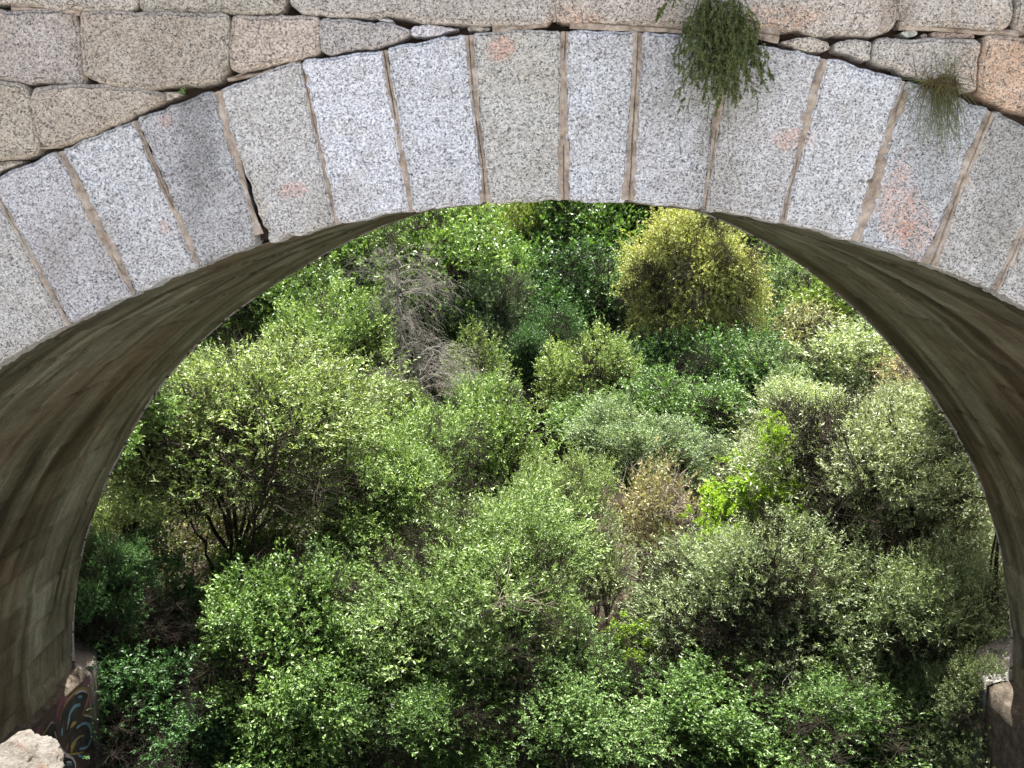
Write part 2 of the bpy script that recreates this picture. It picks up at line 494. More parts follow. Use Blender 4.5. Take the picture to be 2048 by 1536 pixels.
ASH = [
 ([(-60, -60), (272, -60), (272, 18), (215, 22), (90, 14), (20, 5), (-60, 2)], (0.80, 0.76, 0.70)),
 ([(277, -60), (572, -60), (572, 12), (560, 26), (480, 28), (298, 22), (280, 12)], (0.76, 0.73, 0.66)),
 ([(582, -60), (1103, -60), (1107, 33), (1085, 50), (920, 47), (815, 34), (680, 29), (610, 25), (582, 6)], (0.76, 0.73, 0.69)),
 ([(1112, -60), (1788, -60), (1793, 27), (1785, 58), (1724, 70), (1645, 66), (1519, 52), (1400, 52), (1250, 46), (1120, 42), (1112, 30)], (0.86, 0.81, 0.75)),
 ([(1800, -60), (2022, -60), (2026, 14), (2018, 52), (1997, 57), (1820, 50), (1798, 48), (1797, 25)], (0.82, 0.79, 0.74)),
 ([(2032, -60), (2140, -60), (2140, 68), (2032, 64), (2036, 10)], (0.82, 0.79, 0.74)),
 ([(-60, 18), (150, 22), (160, 60), (163, 150), (167, 166), (60, 164), (-60, 157)], (0.72, 0.68, 0.65)),
 ([(164, 24), (455, 29), (458, 137), (441, 161), (300, 176), (225, 170), (172, 152)], (0.72, 0.67, 0.60)),
 ([(461, 30), (632, 34), (637, 60), (638, 102), (600, 116), (480, 145), (465, 140), (461, 125)], (0.82, 0.73, 0.65)),
 ([(643, 37), (700, 41), (790, 50), (822, 62), (800, 78), (760, 88), (680, 102), (650, 104), (640, 90)], (0.70, 0.68, 0.67)),
 ([(824, 54), (861, 46), (925, 56), (895, 66), (850, 72), (818, 67)], (1.0, 1.0, 1.1)),
 ([(930, 52), (960, 48), (988, 52), (980, 61), (943, 64)], (0.80, 0.76, 0.70)),
 ([(750, 34), (768, 33), (790, 40), (780, 45), (755, 40)], (1.0, 1.0, 1.05)),
 ([(1560, 80), (1622, 73), (1656, 82), (1664, 95), (1650, 104), (1615, 100), (1562, 88)], (0.85, 0.80, 0.72)),
 ([(1683, 80), (1744, 78), (1748, 95), (1740, 121), (1667, 102), (1672, 88)], (0.86, 0.84, 0.80)),
 ([(1752, 80), (1895, 79), (1962, 84), (1956, 120), (1950, 178), (1935, 183), (1860, 160), (1746, 122)], (0.82, 0.80, 0.76)),
 ([(1970, 72), (2140, 76), (2140, 262), (2060, 224), (2014, 215), (1957, 189), (1960, 143)], (0.92, 0.80, 0.68)),
 ([(1803, 61), (1835, 58), (1840, 70), (1812, 74)], (0.8, 0.85, 0.82)),
 ([(1842, 65), (1860, 64), (1862, 74), (1845, 74)], (0.75, 0.66, 0.6)),
 ([(1866, 62), (1950, 64), (1958, 76), (1870, 74)], (0.80, 0.66, 0.58)),
 ([(-60, 162), (48, 167), (65, 195), (78, 297), (72, 308), (34, 317), (-60, 315)], (0.74, 0.69, 0.60)),
 ([(72, 176), (205, 170), (300, 181), (335, 191), (310, 213), (273, 228), (137, 286), (118, 294), (88, 295), (74, 240), (66, 195)], (0.72, 0.66, 0.58)),
 ([(315, 184), (368, 186), (345, 196), (320, 203)], (0.85, 0.8, 0.72)),
 ([(-60, 321), (45, 321), (20, 334), (-60, 372)], (0.75, 0.7, 0.62)),
 ([(455, 150), (475, 147), (500, 146), (455, 159)], (0.9, 0.75, 0.62)),
]
for i, (P, col) in enumerate(ASH):
    small = max(p[0] for p in P) - min(p[0] for p in P) < 110
    block('ashlar_block', [pw(*p) for p in P], 0.2, -0.012 + (hash3(i, 7.0, 1.0) - 0.5) * 0.03 + (0.03 if small else 0), m_ash, col,
          rnd=0.8, jit=0.006, chaikin=2, tilt=0.012, seed=50 + i, grow=0.0 if small else 0.009)
# coursed blocks beyond the frame (left, right and above), laid against the ring
def fill_blocks():
    x_l, x_r = pw(-66, 0)[0], pw(2146, 0)[0]
    z_top = pw(1000, -66)[1]
    z = -8.0
    r = 0
    while z < 2.2:
        hgt = 0.42 + 0.08 * float(hash3(r, 1.0, 9.0))
        if abs(z + hgt - z_top) < 0.25: hgt = z_top - z if z_top - z > 0.25 else hgt
        x = CX - 9.4 + 0.5 * float(hash3(r, 2.0, 9.0))
        while x < CX + 9.2:
            w = 0.7 + 0.5 * float(hash3(r, x, 4.0))
            a, b = x + 0.008, x + w - 0.008
            x += w
            zz0, zz1 = z + 0.008, z + hgt - 0.008
            if zz1 > z_top + 0.0 and zz0 < z_top: zz0 = z_top + 0.008
            if zz0 < z_top - 0.01:
                if b > x_l and a < x_r:
                    if a < x_l - 0.2: b = x_l - 0.008
                    elif b > x_r + 0.2: a = x_r + 0.008
                    else: continue
                    if b - a < 0.15: continue
                if b <= x_l + 0.01 and zz0 < pw(-60, 320)[1] + 0.0 and False: continue
            if zz1 - zz0 < 0.1: continue
            # keep clear of the ring
            pts = []
            for (px_, pz_) in [(a, zz0), ((a + b) / 2, zz0), (b, zz0), (b, (zz0 + zz1) / 2), (b, zz1), ((a + b) / 2, zz1), (a, zz1), (a, (zz0 + zz1) / 2)]:
                dx, dz = px_ - CX, pz_ - CZ
                q = math.hypot(dx, dz)
                if dz < 0: q = abs(dx)
                if q < RE + 0.02:
                    if dz < 0: px_ = CX + math.copysign(RE + 0.02, dx)
                    else:
                        if abs(dx) < RE and zz1 > CZ + math.sqrt(max(0, (RE + 0.02) ** 2 - dx * dx)) + 0.05 and abs(dx) < 5.2:
                            pz_ = CZ + math.sqrt((RE + 0.02) ** 2 - dx * dx)
                        else: px_ = CX + math.copysign(math.sqrt(max(0, (RE + 0.02) ** 2 - dz * dz)), dx)
                pts.append((px_, pz_))
            P = np.array(pts)
            area = abs(np.sum(P[:, 0] * np.roll(P[:, 1], -1) - np.roll(P[:, 0], -1) * P[:, 1])) / 2
            if area < 0.4 * (b - a) * hgt: continue
            yield pts
        z += hgt
        r += 1
nfill = 0
for pts in fill_blocks():
    cxm = sum(p[0] for p in pts) / len(pts)
    if nfill > 72: break
    if not (-6.2 < cxm - CX < 6.2): continue
    if pts[0][1] < -2.5: continue
    block('ashlar_block', pts, 0.2, -0.01, m_ash, (0.8, 0.76, 0.7), rnd=1.3, jit=0.006, chaikin=1, seed=200 + nfill)
    nfill += 1

# mortar pointing: a ragged bead that stands over the arrises of the stones
def mortar(PX, width, name='mortar_joint', seed=0, lift=0.002, amp=0.009, cut=0.0):
    W = np.array([pw(*p) for p in PX])
    seg = np.linalg.norm(np.diff(W, axis=0), axis=1)
    s = np.concatenate([[0], np.cumsum(seg)])
    n = max(8, int(s[-1] / 0.008))
    u = np.linspace(0, s[-1], n)
    C = np.stack([np.interp(u, s, W[:, 0]), np.interp(u, s, W[:, 1])], 1)
    T = np.gradient(C, axis=0)
    T /= np.linalg.norm(T, axis=1, keepdims=True)
    Nn = np.stack([-T[:, 1], T[:, 0]], 1)
    C = C + Nn * ((vnoise(u * 3, seed * 7.3, 0, 2) - 0.5) * 0.025)[:, None]
    m = 17
    c = np.linspace(-1, 1, m)
    wl = width * (0.6 + 1.7 * vnoise(u * 3.5, seed * 3.1, 0, 6) ** 1.6)
    XX = C[:, None, :] + Nn[:, None, :] * (c[None, :, None] * wl[:, None, None])
    hgt = lift + amp * (1 - np.abs(c[None, :]) ** 1.2 * 1.9) + 0.034 * (fbm(XX[..., 0] * 30, XX[..., 1] * 30, seed, 11, 5) - 0.5) + 0.010 * (vnoise(u * 2.5, seed * 5.0, 0, 12)[:, None] - 0.6)
    # hairline crack near the middle where the bed has shrunk
    crk = (np.abs(c[None, :] + 0.25 * (vnoise(u * 2, seed, 0, 15)[:, None] - 0.5)) < 0.09) & (vnoise(u * 3, seed * 2.2, 0, 19)[:, None] > 0.5)
    hgt = hgt - crk * 0.02
    V = np.stack([XX[..., 0], FY - hgt, XX[..., 1]], -1).reshape(-1, 3)
    i = (np.arange(n - 1)[:, None] * m + np.arange(m - 1)[None]).ravel()
    Fq = np.stack([i, i + m, i + m + 1, i + 1], 1)
    return mk(name, mesh_np(name, V, Fq, True), m_mortar, bridge, loc=BL)
wds = [0.022, 0.020, 0.022, 0.026, 0.018, 0.024, 0.026, 0.034, 0.034, 0.026, 0.028, 0.034, 0.038, 0.03]
lifts = [0.0, 0.0, -0.001, 0.0, -0.001, 0.001, 0.002, 0.004, 0.004, 0.002, 0.002, 0.004, 0.003, 0.002]
for i, (a, b) in enumerate(JT):
    u = np.array(b) - np.array(a)
    a2 = tuple(np.array(a) + u * 0.02); b2 = tuple(np.array(b) - u * (0.07 if i == 3 else 0.008))
    mortar([a2, b2], wds[i] * 0.85, seed=i + 1, lift=lifts[i])
mortar([(1140, 46), (1250, 52), (1400, 60), (1520, 66), (1560, 72)], 0.028, seed=31, lift=-0.004, amp=0.006)
mortar([(20, 12), (110, 18), (190, 24)], 0.022, seed=32, lift=-0.004, amp=0.006)
mortar([(985, 62), (1040, 56), (1095, 52)], 0.014, seed=33, lift=-0.006)
mortar([(1800, 56), (1900, 58), (1990, 66), (2040, 72)], 0.022, seed=34, lift=-0.014)
mortar([(455, 158), (520, 145), (600, 122)], 0.014, seed=35, lift=-0.006)
mortar([(163, 24), (166, 90), (170, 160)], 0.010, seed=36, lift=-0.012)
mortar([(1108, -60), (1108, 20), (1110, 44)], 0.018, seed=37, lift=-0.002)
mortar([(1794, -60), (1794, 0), (1796, 40)], 0.018, seed=38, lift=-0.006)
mortar([(78, 296), (100, 296), (125, 292)], 0.014, seed=39, lift=-0.006)

# pier footings, cutwaters
def lathe_half(name, cx, cy, r0, r1, z0, z1, cap, mat, n=48, seed=0, color=(1, 1, 1)):
    a = np.linspace(math.pi, 0, n) if True else None
    zs = np.linspace(z0, z1, 40)
    V = []
    for z in zs:
        r = r0 + (r1 - r0) * (z - z0) / (z1 - z0)
        for t in a:
            rr = r + 0.05 * (float(vnoise(t * 3, z * 2.0, seed, 3)) - 0.5) - 0.012 * (abs((z / 0.45) % 1 - 0.5) > 0.47)
            V.append((cx + rr * math.cos(t), cy + rr * math.sin(t), z))
    Fq = []
    for i in range(len(zs) - 1):
        for j in range(n - 1):
            Fq.append((i * n + j, i * n + j + 1, (i + 1) * n + j + 1, (i + 1) * n + j)[::-1])
    # rounded cap in rings
    base = (len(zs) - 1) * n
    for k, (f, dz) in enumerate([(0.97, 0.035), (0.9, 0.06), (0.7, 0.08 + cap * 0.3), (0.4, 0.08 + cap * 0.6), (0.05, 0.08 + cap)]):
        st = len(V)
        for t in a:
            x, y = cx + r1 * f * math.cos(t), cy + r1 * f * math.sin(t)
            V.append((x + 0.03 * float(vnoise(t * 9, f * 3, seed, 15)), y, z1 + dz + 0.08 * (float(fbm(x * 5, y * 5, seed, 5)) - 0.5)))
        for j in range(n - 1):
            Fq.append((base + j, base + j + 1, st + j + 1, st + j)[::-1])
        base = st
    return mk(name, mesh_np(name, V, Fq, True), mat, bridge, color, loc=BL)
YF = D + TH
XL, XR = CX - 6.05, CX + 6.03
PLX = -5.70       # face of the left footing
def footing(x_in, x_out, zt, name):
    """battered footing along the foot of the pier with a sloping top"""
    ys = np.linspace(D - 0.1, YF + 0.02, 60)
    prof = [(x_in, -11.0), (x_in, zt - 0.05), (x_in + (x_out - x_in) * 0.12, zt - 0.012), (x_out, zt + 0.10)]
    V, m = [], 0
    P2 = []
    for (a, b), (c, d) in zip(prof[:-1], prof[1:]):
        k = 20 if abs(b - d) > 1 else 5
        for i in range(k): P2.append((a + (c - a) * i / k, b + (d - b) * i / k))
    P2.append(prof[-1]); m = len(P2)
    for y in ys:
        for x, z in P2:
            V.append((x + 0.02 * (float(fbm(y * 1.5, z * 1.5, 0, 7)) - 0.5), y, z + 0.03 * (float(vnoise(y * 2, x, 0, 8)) - 0.5)))
    i = (np.arange(len(ys) - 1)[:, None] * m + np.arange(m - 1)[None]).ravel()
    return mk(name, mesh_np(name, V, np.stack([i, i + 1, i + m + 1, i + m], 1), True), m_render, bridge, loc=BL)
footing(PLX, XL - 0.1, -6.02, 'pier_footing')
footing(5.99, XR + 0.25, -6.09, 'pier_footing')
lathe_half('cutwater', PLX - 1.30, YF - 0.02, 1.33, 1.30, -11, -6.15, 0.08, m_cut, seed=2, color=(0.20, 0.18, 0.16))
lathe_half('cutwater', 6.00 + 1.40, YF - 0.02, 1.43, 1.42, -11, -6.12, 0.05, m_cut, seed=5, color=(0.26, 0.25, 0.23))

# graffiti on the left footing
def flat_col(name, c, rough=0.5):
    M = NT(name)
    n = M.noise(M.coord(), 9, 5, 0.7)
    return M.done(M.mix(M.ramp(n, [(0.4, 0.0), (0.7, 0.5)]), c, tuple(x * 0.55 + 0.05 for x in c)), rough)
g_dark, g_blue, g_yel, g_pink, g_white, g_brown = [flat_col(*a) for a in (
    ('spray_black', (0.012, 0.010, 0.010)), ('spray_blue', (0.06, 0.12, 0.15)), ('spray_yellow', (0.13, 0.10, 0.03)),
    ('spray_pink', (0.11, 0.035, 0.06)), ('spray_white', (0.2, 0.19, 0.2)), ('spray_brown', (0.045, 0.028, 0.022)))]
GX = PLX
def gp(u, v, lay):
    p = at_x(u * 0.2188, 1200 + v * 0.2188, GX + 0.014 + 0.003 * lay)
    return (p[0], p[1], p[2])
graf_parts = {}
def gstroke(pts, w, mat, lay):
    P = np.array([gp(u, v, lay) for u, v in pts])
    # smooth
    t = np.arange(len(P)); tt = np.linspace(0, len(P) - 1, (len(P) - 1) * 8 + 1)
    Q = np.stack([np.interp(tt, t, P[:, k]) for k in range(3)], 1)
    for _ in range(8): Q[1:-1] = (Q[:-2] + 2 * Q[1:-1] + Q[2:]) / 4
    T = np.gradient(Q, axis=0); T /= np.linalg.norm(T, axis=1, keepdims=True)
    N_ = np.stack([0 * T[:, 0], -T[:, 2], T[:, 1]], 1)
    ww = w * (0.6 + 0.4 * np.sin(np.linspace(0.25, math.pi - 0.25, len(Q))))
    V = np.concatenate([Q + N_ * ww[:, None], Q - N_ * ww[:, None]])
    n = len(Q)
    graf_parts.setdefault(mat.name, (mat, []))[1].append((V, [(i, i + 1, n + i + 1, n + i) for i in range(n - 1)]))
def gfill(pts, mat, lay):
    P = [gp(u, v, lay) for u, v in pts]
    c = tuple(np.mean(P, 0))
    V = P + [c]
    n = len(P)
    graf_parts.setdefault(mat.name, (mat, []))[1].append((V, [(i, (i + 1) % n, n, n) for i in range(n)]))
gfill([(200, 1330), (300, 1180), (500, 980), (700, 790), (815, 690), (838, 1000), (850, 1300), (820, 1500), (700, 1620), (300, 1620), (150, 1500)], g_brown, 0)
gfill([(540, 920), (600, 870), (620, 900), (560, 990), (525, 1100), (510, 1040)], g_pink, 1)
gfill([(760, 760), (820, 690), (836, 980), (800, 1000), (775, 960), (790, 850)], g_pink, 1)
gfill([(300, 1240), (350, 1160), (380, 1140), (350, 1230), (310, 1270)], g_pink, 1)
gfill([(560, 1180), (575, 1040), (640, 920), (720, 845), (790, 835), (800, 880), (770, 970), (735, 1060), (680, 1130), (620, 1200), (580, 1260)], g_dark, 2)
gfill([(620, 1260), (700, 1150), (800, 1060), (842, 1090), (858, 1220), (845, 1340), (800, 1385), (720, 1385), (690, 1340), (640, 1340)], g_dark, 2)
gfill([(240, 1400), (300, 1330), (400, 1230), (470, 1100), (510, 1150), (550, 1330), (580, 1420), (480, 1470), (360, 1480)], g_dark, 2)
gfill([(560, 1500), (620, 1420), (680, 1470), (700, 1560), (640, 1620), (570, 1600)], g_dark, 2)
gfill([(640, 1170), (660, 1115), (700, 1105), (695, 1130), (660, 1165)], g_yel, 3)
gfill([(640, 1390), (655, 1310), (700, 1260), (690, 1320), (660, 1395)], g_yel, 3)
for pts, w, m_, l in [
    ([(620, 1140), (640, 1030), (680, 970), (735, 955)], 0.035, g_blue, 4), ([(712, 885), (752, 885)], 0.025, g_blue, 4),
    ([(700, 1170), (750, 1130), (800, 1125), (832, 1180), (836, 1270), (800, 1350), (725, 1362)], 0.03, g_blue, 4),
    ([(565, 1170), (565, 1240)], 0.03, g_blue, 4), ([(378, 1450), (385, 1380), (440, 1320), (455, 1270)], 0.035, g_blue, 4), ([(455, 1290), (470, 1360)], 0.03, g_blue, 4),
    ([(710, 1415), (760, 1440)], 0.025, g_blue, 4), ([(610, 1500), (660, 1500)], 0.025, g_blue, 4),
    ([(225, 1312), (280, 1300), (330, 1300), (390, 1240), (440, 1160), (480, 1110)], 0.022, g_yel, 3),
    ([(545, 1100), (570, 1000), (620, 910), (700, 830), (760, 800), (812, 830), (806, 900), (770, 1000), (755, 1060), (835, 1030)], 0.022, g_yel, 3),
    ([(640, 1345), (700, 1275), (735, 1245), (765, 1240)], 0.018, g_yel, 4), ([(590, 1410), (670, 1410), (760, 1390)], 0.018, g_yel, 3),
    ([(690, 862), (720, 838), (768, 826), (795, 850)], 0.018, g_white, 5), ([(640, 1075), (610, 1190)], 0.01, g_white, 5),
    ([(780, 1060), (820, 1060), (840, 1075)], 0.02, g_white, 5), ([(245, 1358), (290, 1352), (325, 1395)], 0.022, g_white, 5),
    ([(600, 1425), (660, 1440), (690, 1490), (690, 1560)], 0.022, g_white, 5), ([(500, 1200), (530, 1310), (590, 1400), (640, 1420)], 0.014, g_white, 5),
    ([(425, 1190), (470, 1110), (490, 1130)], 0.014, g_white, 5), ([(610, 1480), (655, 1480)], 0.014, g_white, 5),
    ([(820, 900), (828, 990)], 0.012, g_white, 5)]:
    gstroke(pts, w * 0.7, m_, l)
Vs, Fs, mi = [], [], []
me = bpy.data.meshes.new('graffiti')
for k_, (mname, (mat, L)) in enumerate(graf_parts.items()):
    me.materials.append(mat)
    for V, F_ in L:
        b0 = len(Vs)
        Vs += [tuple(v) for v in V]
        Fs += [tuple(dict.fromkeys(i + b0 for i in f)) for f in F_]
        mi += [k_] * len(F_)
me.from_pydata(Vs, [], Fs)
me.polygons.foreach_set('material_index', mi)
mk('graffiti', me, None, bridge, loc=BL)

# ---------------------------------------------------------------- terrain
def terrain(x, y):
    x = np.asarray(x, float); y = np.asarray(y, float)
    axis = 0.6 + 0.0 * y + 1.5 * np.sin(np.clip(y, 0, 200) * 0.06)
    d = np.abs(x - axis)
    base = -10.6 + 0.055 * np.clip(y - 12, 0, 40) + 0.24 * np.clip(y - 48, 0, 70) + 0.1 * np.clip(y - 118, 0, 400)
    side = 0.30 * np.clip(d - 3.0 - 0.0 * y, 0, 60) + 0.012 * np.clip(d - 14, 0, 40) ** 2 * np.clip((y - 20) / 20, 0, 1)
    side = np.minimum(side, 45)
    side = side * np.clip((y - 9) / 12, 0.35, 1)
    gully = -0.8 * np.exp(-(d / 1.6) ** 2)
    n = 0.9 * (fbm(x * 0.12, y * 0.12, 0, 61) - 0.5) + 0.35 * (fbm(x * 0.6, y * 0.6, 0, 63) - 0.5)
    return base + side + gully + n
def grid_axis(lo, hi, fine_lo, fine_hi, fs, cs):
    a = np.arange(fine_lo, fine_hi, fs)
    l = [fine_lo]; st = fs
    while l[-1] > lo: st *= 1.18; l.append(l[-1] - st)
    r = [a[-1]]; st = fs
    while r[-1] < hi: st *= 1.18; r.append(r[-1] + st)
    return np.array(l[1:][::-1] + list(a) + r[1:])
gx = grid_axis(-900, 900, -40, 40, 0.5, 0)
gy = grid_axis(-700, 1200, -5, 100, 0.5, 0)
GX_, GY_ = np.meshgrid(gx, gy, indexing='ij')
GZ = terrain(GX_, GY_)
nx, ny = GX_.shape
i = (np.arange(nx - 1)[:, None] * ny + np.arange(ny - 1)[None]).ravel()
M = NT('valley_ground')
co = M.coord()
n1 = M.noise(co, 0.22, 6, 0.65)
n2 = M.noise(co, 2.2, 6, 0.7)
soil = M.ramp(n2, [(0.3, (0.010, 0.008, 0.006)), (0.55, (0.028, 0.021, 0.015)), (0.75, (0.09, 0.065, 0.045))])
grass = M.ramp(n2, [(0.3, (0.10, 0.065, 0.03)), (0.5, (0.34, 0.23, 0.09)), (0.7, (0.50, 0.37, 0.17))])
sep = M.n('ShaderNodeSeparateXYZ', {0: M.tc.outputs['Object']})
far = M.math('MULTIPLY', M.math('SUBTRACT', sep.outputs[1], 54.0), 0.12, clamp=True)
f = M.math('MULTIPLY', far, M.ramp(n1, [(0.38, 0.0), (0.5, 1.0)]))
bounce_ground = M.ramp(n2, [(0.3, (0.15, 0.15, 0.155)), (0.5, (0.225, 0.225, 0.23)), (0.75, (0.30, 0.30, 0.30))])
nearf = M.math('MULTIPLY', M.math('SUBTRACT', 5.5, sep.outputs[1]), 1.5, clamp=True)      # pale ground added on the unseen near side to bounce light onto the face
m_ground = M.done(M.mix(nearf, M.mix(f, soil, grass), bounce_ground), 0.95, n2, 0.8, 0.1, 0.1)
gnd = mk('ground', mesh_np('ground', np.stack([GX_, GY_, GZ], -1).reshape(-1, 3), np.stack([i, i + ny, i + ny + 1, i + 1], 1), True), m_ground)
tag(gnd, kind='structure')

# ---------------------------------------------------------------- foliage
def leaf_mat(name, dark, mid, light, transl=0.25, rough=0.5):
    M = NT(name)
    dark = tuple(x * 0.55 for x in dark)
    light = tuple(x * 1.08 for x in light)
    t = M.n('ShaderNodeAttribute', attribute_name='tone').outputs['Fac']
    c = M.ramp(t, [(0.0, dark), (0.5, mid), (1.0, light)])
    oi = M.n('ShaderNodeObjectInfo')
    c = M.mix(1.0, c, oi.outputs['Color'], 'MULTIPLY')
    M.done(c, rough, spec=0.4)
    tr = M.n('ShaderNodeBsdfTranslucent')
    tc = M.mix(1.0, c, (1.22, 1.26, 0.6), 'MULTIPLY')
    M.t.links.new(tc, tr.inputs[0])
    mx = M.n('ShaderNodeMixShader', {0: transl})
    M.t.links.new(M.b.outputs[0], mx.inputs[1])
    M.t.links.new(tr.outputs[0], mx.inputs[2])
    M.t.links.new(mx.outputs[0], M.out.inputs[0])
    return M.m
LM = {
 'willow': leaf_mat('willow_leaf', (0.055, 0.092, 0.030), (0.15, 0.222, 0.070), (0.35, 0.43, 0.18)),
 'silver': leaf_mat('silver_willow_leaf', (0.075, 0.10, 0.050), (0.18, 0.225, 0.12), (0.36, 0.41, 0.25)),
 'pale':   leaf_mat('pale_willow_leaf', (0.12, 0.165, 0.085), (0.27, 0.34, 0.18), (0.46, 0.52, 0.31)),
 'green':  leaf_mat('green_leaf', (0.030, 0.070, 0.018), (0.085, 0.160, 0.038), (0.21, 0.32, 0.09)),
 'deep':   leaf_mat('deep_green_leaf', (0.018, 0.050, 0.018), (0.055, 0.125, 0.040), (0.14, 0.25, 0.09)),
 'bright': leaf_mat('bright_leaf', (0.05, 0.10, 0.024), (0.125, 0.22, 0.055), (0.28, 0.39, 0.13)),
 'vivid':  leaf_mat('vivid_leaf', (0.11, 0.20, 0.02), (0.22, 0.36, 0.03), (0.36, 0.52, 0.08), 0.4),
 'yellow': leaf_mat('yellow_leaf', (0.12, 0.135, 0.04), (0.31, 0.34, 0.11), (0.56, 0.57, 0.25)),
 'tan':    leaf_mat('tan_leaf', (0.13, 0.11, 0.06), (0.27, 0.25, 0.14), (0.44, 0.42, 0.27), 0.2),
 'olive':  leaf_mat('olive_leaf', (0.06, 0.075, 0.02), (0.16, 0.19, 0.055), (0.30, 0.34, 0.12)),
 'sea':    leaf_mat('blue_green_leaf', (0.06, 0.10, 0.045), (0.16, 0.24, 0.11), (0.33, 0.43, 0.23)),
 'rust':   leaf_mat('rust_leaf', (0.14, 0.05, 0.02), (0.32, 0.13, 0.05), (0.5, 0.25, 0.1), 0.2),
}
def bark(name, a, b):
    M = NT(name)
    n = M.noise(M.coord(), 20, 5, 0.7)
    return M.done(M.ramp(n, [(0.3, a), (0.7, b)]), 0.9, n, 0.5, 0.01, 0.1)
BK_DARK = bark('dark_bark', (0.011, 0.009, 0.007), (0.036, 0.030, 0.023))
BK_GREY = bark('grey_bark', (0.12, 0.10, 0.085), (0.30, 0.26, 0.225))
BK_PALE = bark('dead_wood', (0.09, 0.085, 0.074), (0.22, 0.21, 0.19))

def tubes(P0, P1, r0, r1, k=4):
    """many tapered prisms as one V, F"""
    P0, P1 = np.asarray(P0, float), np.asarray(P1, float)
    n = len(P0)
    d = P1 - P0
    d /= np.maximum(np.linalg.norm(d, axis=1, keepdims=True), 1e-9)
    up = np.where(np.abs(d[:, 2:3]) > 0.9, [[1.0, 0, 0]], [[0, 0, 1.0]])
    a = np.cross(d, up); a /= np.linalg.norm(a, axis=1, keepdims=True)
    b = np.cross(d, a)
    V = np.empty((n, 2 * k, 3))
    for j in range(k):
        t = 2 * math.pi * j / k
        o = a * math.cos(t) + b * math.sin(t)
        V[:, j] = P0 + o * np.asarray(r0).reshape(-1, 1)
        V[:, k + j] = P1 + o * np.asarray(r1).reshape(-1, 1)
    base = (np.arange(n) * 2 * k)[:, None, None]
    q = np.array([[j, (j + 1) % k, k + (j + 1) % k, k + j] for j in range(k)])[None]
    return V.reshape(-1, 3), (base + q).reshape(-1, 4)

def unit(v): return v / np.maximum(np.linalg.norm(v, axis=-1, keepdims=True), 1e-9)

def leaves(rng, C, A, L, W, tone, fold=0.25):
    """leaf quads: base C, direction A, length L, width W"""
    n = len(C)
    side = unit(np.cross(A, unit(rng.normal(size=(n, 3)) + np.array([0, 0, 0.6]))))
    nrm = np.cross(side, A)
    L = L.reshape(-1, 1); W = W.reshape(-1, 1)
    bend = nrm * L * fold * (rng.random((n, 1)) - 0.3)
    V = np.stack([C, C + A * L * 0.45 + side * W * 0.5 + bend * 0.4, C + A * L - bend * 0.4, C + A * L * 0.45 - side * W * 0.5 + bend * 0.4], 1)
    return V.reshape(-1, 3), np.arange(4 * n).reshape(-1, 4), np.repeat(tone, 4)

